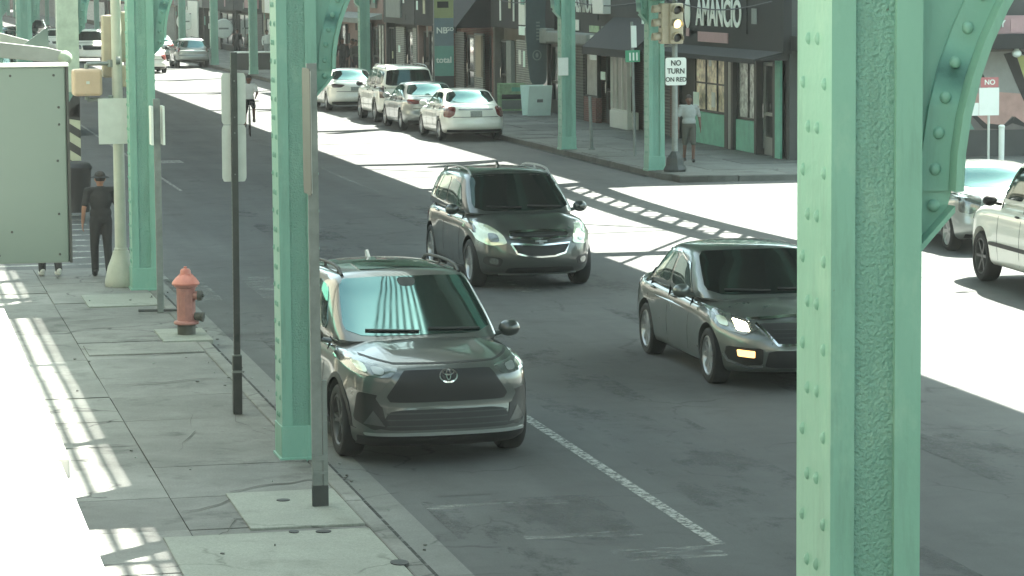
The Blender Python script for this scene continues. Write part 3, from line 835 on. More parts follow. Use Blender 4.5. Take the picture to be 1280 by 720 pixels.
def handles(root, bvh, S):
    for s, z in S['handles']:
        for sg in (1, -1):
            x = S['L']/2-s; h = bvh.ray_cast(Vector((x, sg*4, z)), Vector((0,-sg,0)))[0]
            mb = MB(); mb.ell((x, h.y+sg*.018, z), (.10, .02, .018), 12, 8); mb.build('door_handle', S.get('handlemat', S['paint']), root, smooth=True)

def side_windows(L, wins, m='glass'):
    out = []
    for poly in wins: out.append(('side_window', 'S', [(L/2-s, z) for s, z in poly], m, dict(mir=True, keep=.12, n=2)))
    return out
def seams(L, lines, m='black', w=.012):
    return [('door_seam', 'S', strip([(L/2-s, z) for s, z in ln], w), m, dict(mir=True, round=False, off=.003, grid=.15)) for ln in lines]

# --- compact SUV, charcoal -------------------------------------------------
L = 4.6
def rav_badge(root, bvh, S):
    mb = MB()
    def ring(cy, cz, a, b, w):
        n = 28
        for i in range(n):
            t0, t1 = 2*math.pi*i/n, 2*math.pi*(i+1)/n
            P = [(cy+a*math.cos(t), cz+b*math.sin(t)) for t in (t0, t1)]; Q = [(cy+(a-w)*math.cos(t), cz+(b-w)*math.sin(t)) for t in (t0, t1)]
            p = patch(bvh, 'F', [P[0], P[1], Q[1], Q[0]], .028, .2, .03); mb.add(p.v, p.f)
    ring(0, .875, .092, .064, .014); ring(0, .885, .026, .05, .012); ring(0, .905, .062, .026, .011)
    mb.build('emblem', 'chrome', root, smooth=True)
def rav_grille(root, bvh, S):
    slats(bvh, -.44, .44, [.67, .71, .75, .79, .83, .87], .012, 'dark_steel', root)
    slats(bvh, -.60, .60, [.40, .46, .52], .012, 'dark_steel', root)
def rav_mesh(root, bvh, S):
    for sg in (1, -1):
        mb = patch(bvh, 'F', [(.62*sg, .40), (.72*sg, .55), (.80*sg, .42)], .012, .05, .02); mb.build('fog_bezel', 'rim_dark', root, smooth=True)
RAV = dict(L=L, W=1.855, r=.36, fo=.92, wb=2.69, tw=.23, paint='p_char', rim='rim_dark', arch=.065, flare=.035, bowf=.19, bowr=.16, ridge=.03, crown=.07,
    top=[(0, 1.0), (.25, 1.06), (.7, 1.10), (1.2, 1.13), (1.6, 1.13), (3.6, 1.17), (4.4, 1.15), (4.6, 1.10)],
    bot=[(0, .17), (.5, .16), (1., .18), (3.6, .2), (4.2, .25), (4.6, .32)],
    plan=[(0, .96), (.5, .99), (1., 1), (3.8, 1.), (4.3, .97), (4.6, .93)],
    side=[(.18, .95), (.4, .985), (.62, 1.0), (.85, .985), (1.0, .95), (1.15, .885)],
    front=[(.17, .05), (.3, .01), (.5, .03), (.62, .05), (.78, .04), (.95, .06), (1.02, .14), (1.12, .3)],
    rear=[(.2, .12), (.45, 0), (.7, .05), (1.0, .08), (1.2, .1)],
    cab=dict(zb=1.06, wsb=1.0, wst=1.98, rwb=4.42, rwt=3.95, wb=.87, wt=.70, roof=[(1.7, 1.70), (2.1, 1.735), (2.8, 1.745), (3.6, 1.72), (4.2, 1.66)], bow=.08, crown=.05),
    mirror=(L/2-1.62, 1.03, 1.13), mirmat='p_black', fin=3.7, rails=dict(s0=2.1, s1=3.8, y=.62), wipz=.12,
    handles=[(2.35, .98), (3.25, 1.0)],
    extra=[rav_badge, rav_grille, rav_mesh, rails, fin, wipers, handles],
    panels=[
     ('windscreen', 'F', [(-.77, 1.15), (.77, 1.15), (.665, 1.65), (.3, 1.67), (-.3, 1.67), (-.665, 1.65)], 'glass', dict(keep=.12, off=.005)),
     ('sunroof', 'T', [(L/2-2.9, -.38), (L/2-2.15, -.42), (L/2-2.15, .42), (L/2-2.9, .38)], 'glass_tint', dict(keep=.1)),
     ('mirror_mount', 'F', [(-.10, 1.66), (.10, 1.66), (.08, 1.58), (-.08, 1.58)], 'dark_steel', dict(off=.008, grid=.1)),
     ('grille_surround', 'F', [(-.46, .965), (.46, .965), (.52, .90), (.70, .68), (.64, .575), (-.64, .575), (-.70, .68), (-.52, .90)], 'p_char', dict(off=.02, keep=.1)),
     ('grille', 'F', [(-.42, .935), (.42, .935), (.47, .88), (.60, .69), (.56, .63), (-.56, .63), (-.60, .69), (-.47, .88)], 'black', dict(off=.024, keep=.08)),
     ('headlight', 'F', [(.47, .945), (.68, .985), (.90, 1.045), (.92, 1.0), (.86, .90), (.66, .865), (.56, .87)], 'lamp', dict(mir=True, off=.014, keep=.12)),
     ('lamp_lens', 'F', [(.60, .945), (.71, .965), (.71, .90), (.62, .89)], 'silver_trim', dict(mir=True, off=.02)),
     ('lamp_lens', 'F', [(.75, .975), (.84, 1.0), (.82, .92), (.75, .905)], 'lamp_clear', dict(mir=True, off=.02)),
     ('fog_pocket', 'F', [(.66, .70), (.84, .73), (.87, .45), (.72, .36), (.60, .39)], 'black', dict(mir=True, off=.008, keep=.1)),
     ('lower_grille', 'F', [(-.56, .555), (.56, .555), (.70, .36), (-.70, .36)], 'black', dict(off=.010, keep=.1)),
     ('bumper_trim', 'F', [(-.80, .335), (.80, .335), (.78, .305), (-.78, .305)], 'silver_trim', dict(off=.02, keep=.1)),
     ('bumper_skirt', 'F', [(-.84, .30), (.84, .30), (.82, .19), (-.82, .19)], 'black', dict(off=.014, keep=.05)),
     ('bonnet_seam', 'F', strip([(-.80, 1.05), (-.5, .99), (0, .985), (.5, .99), (.80, 1.05)], .014), 'black', dict(round=False, off=.004)),
     ('rear_window', 'B', [(-.66, 1.18), (.66, 1.18), (.54, 1.52), (-.54, 1.52)], 'glass_tint', {}),
     ('tail_lamp', 'B', [(.45, 1.02), (.86, 1.08), (.88, .92), (.5, .95)], 'tail', dict(mir=True)),
     ('arch_cladding', 'S', [(L/2-.36, .36)]+[(L/2-.92+.475*math.cos(t), .372+.475*math.sin(t)) for t in [math.pi*i/12 for i in range(13)]]+[(L/2-1.39, .24), (L/2-1.34, .25)]+[(L/2-.92-.42*math.cos(t), .372+.42*math.sin(t)) for t in [math.pi*i/12 for i in range(13)]], 'black', dict(mir=True, round=False, off=.008, grid=.2)),
     ('sill_cladding', 'S', [(L/2-1.38, .34), (L/2-3.15, .34), (L/2-3.15, .22), (L/2-1.38, .22)], 'black', dict(mir=True, keep=.05, off=.01)),
    ] + side_windows(L, [[(1.72, 1.17), (2.14, 1.56), (2.66, 1.62), (2.70, 1.18)], [(2.78, 1.18), (2.76, 1.62), (3.42, 1.60), (3.55, 1.20)], [(3.64, 1.21), (3.52, 1.59), (3.86, 1.53), (4.02, 1.26)]])
      + seams(L, [[(1.66, .35), (1.62, 1.12)], [(2.74, .3), (2.74, 1.14)], [(3.62, .75), (3.6, 1.15)]]))
rav = build_car(RAV, 'parked_suv', 'charcoal compact SUV parked at the left kerb beside the green column, front facing', (5.36, 27.9+2.3, 0), R(-90+2.5))

# --- dark mid-size SUV in the centre ----------------------------------------
L = 4.77
def eq_grille(root, bvh, S):
    for nm, pts in (('grille_trim', [(-.46, .80), (-.44, .865), (0, .885), (.44, .865), (.46, .80), (0, .775), (-.46, .80)]), ('grille_trim', [(-.45, .715), (-.37, .57), (-.2, .525), (0, .515), (.2, .525), (.37, .57), (.45, .715), (0, .69), (-.45, .715)])):
        mb = MB(); p = patch(bvh, 'F', strip(pts, .026), .03, .08, .03); mb.add(p.v, p.f); mb.build(nm, 'chrome', root, smooth=True)
    slats(bvh, -.36, .36, [.56, .60, .64, .68, .80, .83], .01, 'dark_steel', root)
    mb = MB(); p = patch(bvh, 'F', [(-.09, .76), (-.03, .76), (-.03, .785), (.03, .785), (.03, .76), (.09, .76), (.09, .735), (.03, .735), (.03, .71), (-.03, .71), (-.03, .735), (-.09, .735)], .03, .1, .03); mb.add(p.v, p.f)
    mb.build('emblem', 'silver_trim', root)
EQ = dict(L=L, W=1.842, r=.365, fo=.94, wb=2.857, tw=.23, paint='p_black', rim='rim', arch=.05, flare=.02, bowf=.3, bowr=.16, ridge=.02, crown=.08,
    top=[(0, .86), (.25, .97), (.7, 1.06), (1.2, 1.12), (1.6, 1.13), (3.6, 1.16), (4.5, 1.12), (4.77, 1.05)],
    bot=[(0, .22), (.5, .19), (1., .2), (3.8, .2), (4.3, .25), (4.77, .32)],
    plan=[(0, .92), (.5, .985), (1., 1), (3.8, 1.), (4.4, .97), (4.77, .92)],
    side=[(.18, .95), (.4, .985), (.62, 1.0), (.85, .985), (1.0, .95), (1.15, .89)],
    front=[(.2, .12), (.34, .02), (.5, .0), (.7, .03), (.86, .08), (.95, .22), (1.05, .3)],
    rear=[(.2, .12), (.45, 0), (.7, .05), (1.0, .1), (1.2, .12)],
    cab=dict(zb=1.05, wsb=1.02, wst=1.95, rwb=4.6, rwt=4.2, wb=.87, wt=.70, roof=[(1.7, 1.67), (2.1, 1.705), (2.8, 1.715), (3.6, 1.69), (4.3, 1.63)], bow=.08, crown=.05),
    mirror=(L/2-1.62, 1.02, 1.14), fin=2.9, rails=dict(s0=2.0, s1=4.0, y=.63, m='silver_trim'), wipz=.12,
    handles=[(2.5, .98), (3.45, 1.0)], handlemat='chrome', extra=[eq_grille, rails, fin, wipers, handles],
    panels=[
     ('windscreen', 'F', [(-.775, 1.13), (.775, 1.13), (.655, 1.63), (.3, 1.65), (-.3, 1.65), (-.655, 1.63)], 'glass_tint', dict(keep=.12, off=.005)),
     ('grille', 'F', [(-.45, .855), (.45, .855), (.44, .79), (-.44, .79)], 'black', dict(off=.014, keep=.08)),
     ('grille', 'F', [(-.43, .70), (.43, .70), (.36, .58), (.2, .53), (-.2, .53), (-.36, .58)], 'black', dict(off=.014, keep=.08)),
     ('headlight', 'F', [(.50, .71), (.54, .83), (.66, .95), (.86, 1.0), (.91, .92), (.88, .76), (.74, .68)], 'lamp_clear', dict(mir=True, off=.014, keep=.15)),
     ('lamp_lens', 'F', [(.60, .74), (.62, .85), (.74, .86), (.74, .73)], 'lamp', dict(mir=True, off=.02)),
     ('fog_pocket', 'F', [(.56, .50), (.80, .53), (.82, .40), (.60, .36)], 'black', dict(mir=True, off=.008)),
     ('fog_lamp', 'F', [(.63, .49), (.74, .50), (.74, .41), (.63, .40)], 'lamp', dict(mir=True, off=.016)),
     ('lower_grille', 'F', [(-.5, .36), (.5, .36), (.54, .27), (-.54, .27)], 'black', dict(off=.01, keep=.1)),
     ('bumper_trim', 'F', [(-.6, .255), (.6, .255), (.6, .235), (-.6, .235)], 'silver_trim', dict(off=.016, keep=.1)),
     ('rear_window', 'B', [(-.66, 1.16), (.66, 1.16), (.54, 1.52), (-.54, 1.52)], 'glass_tint', {}),
     ('tail_lamp', 'B', [(.62, .95), (.86, 1.0), (.86, .72), (.66, .75)], 'tail', dict(mir=True)),
    ] + side_windows(L, [[(1.70, 1.16), (2.12, 1.49), (2.74, 1.56), (2.78, 1.17)], [(2.86, 1.17), (2.84, 1.56), (3.58, 1.55), (3.72, 1.19)], [(3.82, 1.20), (3.72, 1.53), (4.16, 1.47), (4.26, 1.25)]])
      + [('window_trim', 'S', strip([(L/2-1.62, 1.15), (L/2-2.8, 1.15), (L/2-4.3, 1.2)], .02), 'chrome', dict(mir=True, round=False, off=.01))]
      + seams(L, [[(1.68, .35), (1.62, 1.12)], [(2.82, .3), (2.82, 1.14)], [(3.74, .8), (3.72, 1.15)]]))
eq = build_car(EQ, 'dark_suv', 'black SUV with chrome trimmed grille driving up the middle of the road', (9.86, 43.25+2.385, 0), R(-90+1))

# --- dark grey saloon, lamps lit ---------------------------------------------
L = 4.86
def alt_grille(root, bvh, S):
    for pts, w in (([(-.50, .74), (-.42, .62), (-.34, .53), (.34, .53), (.42, .62), (.50, .74)], .03), ([(-.56, .775), (0, .80), (.56, .775)], .02)):
        p = patch(bvh, 'F', strip(pts, w), .028, .08, .03); mb = MB(); mb.add(p.v, p.f); mb.build('grille_trim', 'chrome', root, smooth=True)
    slats(bvh, -.36, .36, [.57, .61, .65, .69], .01, 'dark_steel', root)
    for sg in (1, -1):
        p = patch(bvh, 'F', strip([(.50*sg, .29), (.62*sg, .27), (.80*sg, .33), (.84*sg, .42)], .022), .02, .08, .02); mb = MB(); mb.add(p.v, p.f); mb.build('fog_trim', 'chrome', root, smooth=True)
ALT = dict(L=L, W=1.83, r=.325, fo=.96, wb=2.776, tw=.215, paint='p_grey', rim='rim', spokes=9, ds=False, arch=.05, flare=.015, bowf=.34, bowr=.2, ridge=.022, crown=.07,
    top=[(0, .70), (.3, .80), (.7, .88), (1.2, .95), (1.6, .96), (3.6, 1.02), (4.2, 1.04), (4.7, 1.0), (4.86, .95)],
    bot=[(0, .18), (.5, .16), (1., .16), (3.8, .17), (4.3, .2), (4.86, .28)],
    plan=[(0, .90), (.5, .98), (1., 1), (3.8, 1.), (4.4, .97), (4.86, .90)],
    side=[(.15, .94), (.35, .985), (.58, 1.0), (.75, .985), (.9, .955), (1.02, .9)],
    front=[(.15, .12), (.28, .02), (.45, .0), (.6, .04), (.74, .13), (.82, .28), (.95, .4)],
    rear=[(.2, .10), (.45, 0), (.7, .03), (.95, .06), (1.1, .1)],
    cab=dict(zb=.90, wsb=1.15, wst=2.12, rwb=4.28, rwt=3.42, wb=.87, wt=.69, roof=[(1.8, 1.43), (2.3, 1.485), (2.8, 1.50), (3.4, 1.46), (3.9, 1.36)], bow=.08, crown=.05, pr=.8),
    mirror=(L/2-1.78, .99, 1.0), fin=3.5, wipz=.11, handles=[(2.55, .86), (3.5, .88)], extra=[alt_grille, fin, wipers, handles],
    panels=[
     ('windscreen', 'F', [(-.78, .98), (.78, .98), (.655, 1.42), (.3, 1.44), (-.3, 1.44), (-.655, 1.42)], 'glass_tint', dict(keep=.12, off=.005)),
     ('grille', 'F', [(-.47, .745), (.47, .745), (.40, .62), (.33, .545), (-.33, .545), (-.40, .62)], 'black', dict(off=.014, keep=.08)),
     ('headlight', 'F', [(.48, .70), (.58, .78), (.80, .87), (.895, .90), (.905, .81), (.86, .68), (.66, .63)], 'lamp', dict(mir=True, off=.012, keep=.06, n=1)),
     ('lit_lamp', 'F', [(.59, .745), (.70, .78), (.71, .675), (.60, .665)], 'lamp_lit', dict(mir=True, off=.02, keep=.06, n=1)),
     ('lamp_lens', 'F', [(.76, .79), (.85, .81), (.85, .72), (.77, .70)], 'lamp_clear', dict(mir=True, off=.02)),
     ('turn_lamp', 'F', [(.58, .46), (.74, .47), (.73, .395), (.58, .385)], 'lamp_amber', dict(mir=True, off=.02, keep=.06, n=1)),
     ('fog_pocket', 'F', [(.50, .49), (.82, .50), (.83, .36), (.66, .29), (.50, .31)], 'black', dict(mir=True, off=.010, keep=.08, n=1)),
     ('lower_grille', 'F', [(-.44, .47), (.44, .47), (.48, .27), (-.48, .27)], 'black', dict(off=.010, keep=.1)),
     ('rear_window', 'B', [(-.62, 1.08), (.62, 1.08), (.48, 1.34), (-.48, 1.34)], 'glass_tint', {}),
     ('tail_lamp', 'B', [(.5, .92), (.84, .95), (.86, .78), (.55, .8)], 'tail', dict(mir=True)),
    ] + side_windows(L, [[(1.86, .99), (2.22, 1.26), (2.66, 1.36), (2.72, 1.0)], [(2.80, 1.0), (2.76, 1.36), (3.34, 1.34), (3.62, 1.04)], [(3.70, 1.05), (3.44, 1.32), (3.66, 1.25), (3.86, 1.08)]])
      + [('window_trim', 'S', strip([(L/2-1.80, .985), (L/2-2.2, 1.28), (L/2-2.7, 1.385), (L/2-3.4, 1.36), (L/2-3.9, 1.08)], .02), 'chrome', dict(mir=True, round=False, off=.012, grid=.1))]
      + seams(L, [[(1.85, .3), (1.78, .95)], [(2.76, .28), (2.76, .98)], [(3.66, .65), (3.64, 1.02)]]))
alt = build_car(ALT, 'dark_saloon', 'dark grey saloon with lit headlamp partly behind the nearest green column', (10.40, 31.9+2.43, 0), R(-90))

# --- white saloon seen from behind -------------------------------------------
def sedan_spec(paint, tails='tail', variant=0):
    L = 4.8
    S = dict(L=L, W=1.82, r=.325, fo=.95, wb=2.775, tw=.21, paint=paint, rim='rim', spokes=7, ds=False, arch=.05, flare=.012, bowf=.3, bowr=.17, crown=.06,
        top=[(0, .70), (.3, .80), (.7, .90), (1.2, .97), (1.6, .98), (3.6, 1.02), (4.1, 1.06), (4.6, 1.06), (4.8, 1.0)],
        bot=[(0, .18), (.5, .17), (1., .17), (3.8, .18), (4.3, .22), (4.8, .30)],
        plan=[(0, .90), (.5, .98), (1., 1), (3.8, 1.), (4.4, .98), (4.8, .93)],
        side=[(.15, .94), (.35, .985), (.58, 1.0), (.75, .99), (.92, .965), (1.04, .91)],
        front=[(.15, .12), (.28, .02), (.45, .0), (.6, .04), (.74, .13), (.82, .28), (.95, .4)],
        rear=[(.2, .12), (.38, .01), (.52, .0), (.62, .05), (.8, .06), (.98, .09), (1.1, .14)],
        cab=dict(zb=.93, wsb=1.2, wst=2.1, rwb=4.34, rwt=3.62, wb=.86, wt=.66, roof=[(1.8, 1.41), (2.3, 1.46), (2.8, 1.475), (3.4, 1.45), (3.9, 1.36)], bow=.08, crown=.045, pr=.85, bowr=.12),
        mirror=(L/2-1.78, .99, 1.02), fin=3.55, handles=[(2.55, .88), (3.5, .90)], extra=[handles])
    S['panels'] = [
     ('windscreen', 'F', [(-.74, 1.02), (.74, 1.02), (.59, 1.385), (-.59, 1.385)], 'glass', dict(keep=.12, off=.005)),
     ('headlight', 'F', [(.50, .66), (.60, .76), (.88, .86), (.90, .72), (.70, .62)], 'lamp', dict(mir=True, off=.012, keep=.12)),
     ('grille', 'F', [(-.42, .70), (.42, .70), (.36, .55), (-.36, .55)], 'black', dict(off=.014, keep=.08)),
     ('rear_window', 'B', [(-.72, 1.09), (.72, 1.09), (.60, 1.40), (-.60, 1.40)], 'glass', dict(keep=.12, off=.006)),
     ('bumper_skirt', 'B', [(-.80, .34), (.80, .34), (.78, .26), (-.78, .26)], 'black', dict(off=.008, keep=.05)),
     ('boot_seam', 'B', strip([(-.66, .70), (.66, .70)], .016), 'black', dict(round=False, off=.003)),
     ] + side_windows(L, [[(1.86, 1.01), (2.22, 1.27), (2.66, 1.37), (2.72, 1.02)], [(2.80, 1.02), (2.76, 1.37), (3.38, 1.36), (3.70, 1.06)]], 'glass') \
       + seams(L, [[(1.85, .3), (1.78, .97)], [(2.76, .28), (2.76, 1.0)], [(3.66, .65), (3.64, 1.04)]])
    if variant == 0:
        S['panels'] += [('tail_lamp', 'B', [(.56, .98), (.84, 1.0), (.87, .70), (.74, .68), (.62, .76)], tails, dict(mir=True, off=.012, keep=.12)),
                        ('boot_trim', 'B', [(-.50, .93), (.50, .93), (.50, .895), (-.50, .895)], 'silver_trim', dict(off=.014, keep=.06)),
                        ('licence_plate', 'B', [(-.17, .87), (.17, .87), (.17, .71), (-.17, .71)], 'plate', dict(off=.014, round=False))]
    else:
        S['panels'] += [('tail_lamp', 'B', [(.36, .93), (.74, .97), (.80, .95), (.79, .83), (.50, .84)], tails, dict(mir=True, off=.012, keep=.12)),
                        ('licence_plate', 'B', [(-.17, .86), (.17, .86), (.17, .72), (-.17, .72)], 'plate', dict(off=.014, round=False))]
    return S
PK = 'vehicles parked along the right kerb'
UP = R(90)
wsed = build_car(sedan_spec('p_white', 'tail', 0), 'white_saloon', 'white saloon rearmost in the parked row nearest the green poster board', (17.12, 83.0+2.4, 0), UP, PK)
ssed = build_car(sedan_spec('p_silver', 'tail', 1), 'silver_saloon', 'pale silver saloon squeezed between two white vehicles at the kerb', (17.05, 88.9+2.4, 0), UP, PK)
wsed2 = build_car(sedan_spec('p_white', 'tail_dark', 1), 'white_saloon', 'white saloon with wide dark tail lamps parked ahead of the white utility vehicle', (16.95, 103.2+2.4, 0), UP, PK)

# --- large white SUV with roof rack -------------------------------------------
def suv_spec(paint, L=5.0, H=1.86, rails_m='silver_trim', mould=False, rim='rim'):
    k = H/1.86
    S = dict(L=L, W=1.97, r=.39, fo=.93, wb=2.95, tw=.25, paint=paint, rim=rim, spokes=6, ds=False, arch=.06, flare=.02, bowf=.14, bowr=.08, crown=.05, cat='SUV',
        top=[(0, 1.02*k), (.3, 1.08*k), (.8, 1.14*k), (1.3, 1.18*k), (3.6, 1.2*k), (L-.3, 1.2*k), (L, 1.16*k)],
        bot=[(0, .28), (.5, .26), (1., .27), (3.6, .27), (L-.6, .32), (L, .38)],
        plan=[(0, .95), (.5, .99), (1., 1), (3.6, 1.), (L-.4, .99), (L, .96)],
        side=[(.2, .96), (.45, .99), (.7, 1.0), (.95, .985), (1.1, .96), (1.25, .91)],
        front=[(.25, .08), (.4, .0), (.7, .03), (.95, .05), (1.05, .1), (1.15, .2)],
        rear=[(.3, .08), (.45, 0), (.62, .0), (.7, .05), (1.0, .06), (1.2, .08)],
        cab=dict(zb=1.12*k, wsb=1.32, wst=1.95, rwb=L-.10, rwt=L-.28, wb=.90, wt=.72, roof=[(1.7, 1.80*k), (2.2, 1.84*k), (3., 1.86*k), (4.2, 1.84*k), (L, 1.8*k)], bow=.1, crown=.05, taper=False, k=12),
        mirror=(L/2-1.72, 1.10, 1.2*k), mirmat='black', rails=dict(s0=2.1, s1=L-.5, y=.66, m=rails_m), handles=[(2.55, 1.02*k), (3.55, 1.03*k)], handlemat='black', fin=3.8,
        extra=[rails, handles])
    S['panels'] = [
     ('windscreen', 'F', [(-.78, 1.24*k), (.78, 1.24*k), (.68, 1.74*k), (-.68, 1.74*k)], 'glass_tint', dict(keep=.1, off=.005)),
     ('grille', 'F', [(-.55, 1.0*k), (.55, 1.0*k), (.5, .74*k), (-.5, .74*k)], 'black', dict(off=.014, keep=.08)),
     ('headlight', 'F', [(.60, .78*k), (.60, 1.0*k), (.9, 1.02*k), (.9, .82*k)], 'lamp', dict(mir=True, off=.012, keep=.12)),
     ('rear_window', 'B', [(-.76, 1.22*k), (.76, 1.22*k), (.68, 1.72*k), (-.68, 1.72*k)], 'glass_tint', dict(keep=.08, off=.008)),
     ('tail_lamp', 'B', [(.80, 1.22*k), (.92, 1.22*k), (.93, .82*k), (.80, .82*k)], 'tail_dark', dict(mir=True, off=.014, keep=.08)),
     ('licence_plate', 'B', [(-.17, .96*k), (.17, .96*k), (.17, .82*k), (-.17, .82*k)], 'plate', dict(off=.014, round=False)),
     ('tailgate_seam', 'B', strip([(-.76, 1.17*k), (-.76, .66), (.76, .66), (.76, 1.17*k)], .018), 'black', dict(round=False, off=.003)),
     ('bumper_skirt', 'B', [(-.88, .45), (.88, .45), (.86, .36), (-.86, .36)], 'black', dict(off=.008, keep=.05)),
     ] + side_windows(L, [[(1.72, 1.23*k), (2.02, 1.66*k), (2.62, 1.71*k), (2.66, 1.23*k)], [(2.76, 1.23*k), (2.74, 1.71*k), (3.5, 1.71*k), (3.56, 1.23*k)], [(3.68, 1.24*k), (3.64, 1.7*k), (L-.42, 1.66*k), (L-.36, 1.26*k)]], 'glass_tint') \
       + seams(L, [[(1.72, .4), (1.68, 1.2*k)], [(2.71, .38), (2.71, 1.2*k)], [(3.62, .9), (3.60, 1.2*k)]])
    if mould:
        S['panels'] += [('side_moulding', 'S', [(L/2-1.38, .66), (L/2-3.3, .66), (L/2-3.3, .60), (L/2-1.38, .60)], 'black', dict(mir=True, off=.02, keep=.1))]
    return S
bsuv = build_car(suv_spec('p_white'), 'white_suv', 'large white SUV with roof rack parked behind the teal banner', (17.2, 94+2.5, 0), UP, PK)
jeep = build_car(suv_spec('p_white', 4.7, 2.02, 'black', True, 'rim_dark'), 'white_suv', 'white SUV with black side moulding cut off by the right edge', (17.6, 43.6-2.35, 0), UP-R(3))
js = build_car(sedan_spec('p_silver', 'lamp', 0), 'silver_saloon', 'silver saloon ahead of the SUV, seen under the curved column bracket', (19.0, 46.5+2.4, 0), UP-R(4))

# --- small hatchback far up the street ------------------------------------------
S = suv_spec('p_silver', 4.4, 1.56, 'silver_trim'); S['r'] = .32; S['wb'] = 2.6; S['W'] = 1.78; S['extra'] = [handles]; S['cat'] = 'car'
S['cab'].update(rwb=4.3, rwt=3.85, wb=.82, wt=.6, wst=1.95, wsb=1.1)
S['panels'] = [p for p in S['panels'] if p[0] not in ('tail_lamp', 'rear_window')] + [('tail_lamp', 'B', [(.66, 1.06), (.86, 1.04), (.86, .82), (.70, .84)], 'tail', dict(mir=True, off=.014)), ('rear_window', 'B', [(-.66, 1.06), (.66, 1.06), (.54, 1.42), (-.54, 1.42)], 'glass', dict(off=.008))]
hatch = build_car(S, 'silver_hatchback', 'silver hatchback with red tail lamps far up the right kerb', (17.0, 156+2.2, 0), UP, PK)
FAR = 'far vehicles up the street'
dup(wsed, 'white car half hidden behind the left corner column far up the road', (13.9, 147.5+2.4, 0), UP, FAR)
dup(bsuv, 'white SUV parked far up the left kerb behind the yellow signal heads', (5.4, 93, 0), -UP, FAR)
dup(eq, 'dark vehicle with a long roof ahead of the silver hatchback', (16.6, 186, 0), UP, FAR)
dup(bsuv, 'white van shaped vehicle under the round shop sign far away', (16.6, 199, 0), UP, FAR)
dup(rav, 'dark vehicle far off beside the left row of distant columns', (5.4, 124, 0), -UP, FAR)
dup(wsed, 'white car far off at the left kerb between distant columns', (5.5, 150, 0), -UP, FAR)
dup(rav, 'dark car far off in the left lane near the top left edge', (8.5, 178, 0), -UP, FAR)
dup(ssed, 'silver car far off at the right kerb beyond the hatchback', (16.6, 172, 0), UP, FAR)
dup(ssed, 'silver car parked far up the left kerb under the signal heads', (5.4, 108, 0), -UP, FAR)

for i, (src, x, y, lab) in enumerate(((bsuv, 12.6, 170, 'white fronted vehicle queueing far off between the signal pole and the striped column'), (rav, 9.4, 190, 'dark vehicle queueing farther off in the left lane'), (wsed, 12.4, 196, 'white saloon queueing in the centre lane far away'), (hatch, 9.2, 214, 'silver hatchback queueing far off near the top left corner'), (eq, 12.5, 222, 'black vehicle last but one in the far queue'), (ssed, 9.4, 240, 'pale saloon at the back of the far queue'), (wsed2, 5.4, 172, 'white saloon parked far up the left kerb past the barrier'), (eq, 5.4, 196, 'black vehicle parked far up the left kerb'))):
    dup(src, lab, (x, y, 0), -UP, FAR)

# ------------------------------------------------------------------ buildings
def building(name, label, x, y0, y1, h, wallm, side=1, depth=12):
    """row building whose shop front stands on x and faces the street; side=1: right of the street (faces -X)"""
    t = thing(name, label, 'building', (x, (y0+y1)/2, .14))
    yc = (y0+y1)/2; a, b = y0-yc+.004, y1-yc-.004
    mb = MB(); X0, X1 = (0, depth) if side > 0 else (-depth, 0)
    zf = 3.3
    mb.box(X0, X1, a, b, zf, h)
    # ground floor: piers at both ends and a back wall, shop front set between them
    mb.box(X0, X1, a, a+.25, 0, zf-.002); mb.box(X0, X1, b-.25, b, 0, zf-.002)
    sx0, sx1 = (.35, depth) if side > 0 else (-depth, -.35)
    mb.box(sx0, sx1, a+.252, b-.252, 0, zf-.003)
    mb.build('wall', wallm, t)
    c = MB(); cx0, cx1 = (-.28, .3) if side > 0 else (-.3, .28)
    c.box(cx0, cx1, a, b, h, h+.35); c.box(cx0*.6 if side > 0 else cx0, cx1 if side > 0 else cx1*.6, a, b, h-.25, h); c.build('cornice', 'cornice', t, bevel=.02)
    return t, yc
def bx(t, yc, name, m, x0, x1, ya, yb, z0, z1, parent=None, bevel=0., side=1, **k):
    mb = MB()
    if side < 0: x0, x1 = -x1, -x0
    mb.box(x0, x1, min(ya, yb)-yc, max(ya, yb)-yc, z0, z1)
    return mb.build(name, m, parent or t, bevel=bevel, **k)
def window(t, yc, ya, yb, z0, z1, x=.10, side=1, glass='window', frame='frame_dark', nx=1, nz=1, fw=.06):
    """framed window; panes stay one mesh"""
    ya, yb = min(ya, yb), max(ya, yb)
    mb = MB(); s = side
    def B(x0, x1, a, b, c, d):
        if s < 0: x0, x1 = -x1, -x0
        mb.box(x0, x1, a-yc, b-yc, c, d)
    B(x, x+.12, ya, ya+fw, z0, z1); B(x, x+.12, yb-fw, yb, z0, z1); B(x, x+.12, ya+fw, yb-fw, z0, z0+fw); B(x, x+.12, ya+fw, yb-fw, z1-fw, z1)
    for i in range(1, nx): c = ya+(yb-ya)*i/nx; B(x+.01, x+.11, c-fw*.4, c+fw*.4, z0+fw, z1-fw)
    for i in range(1, nz): c = z0+(z1-z0)*i/nz; B(x+.02, x+.10, ya+fw, yb-fw, c-fw*.35, c+fw*.35)
    f = mb.build('window', frame, t)
    g = MB()
    x0, x1 = (x+.05, x+.075) if s > 0 else (-x-.075, -x-.05)
    g.box(x0, x1, ya+fw*.7-yc, yb-fw*.7-yc, z0+fw*.7, z1-fw*.7); g.build('pane', glass, f)
    return f
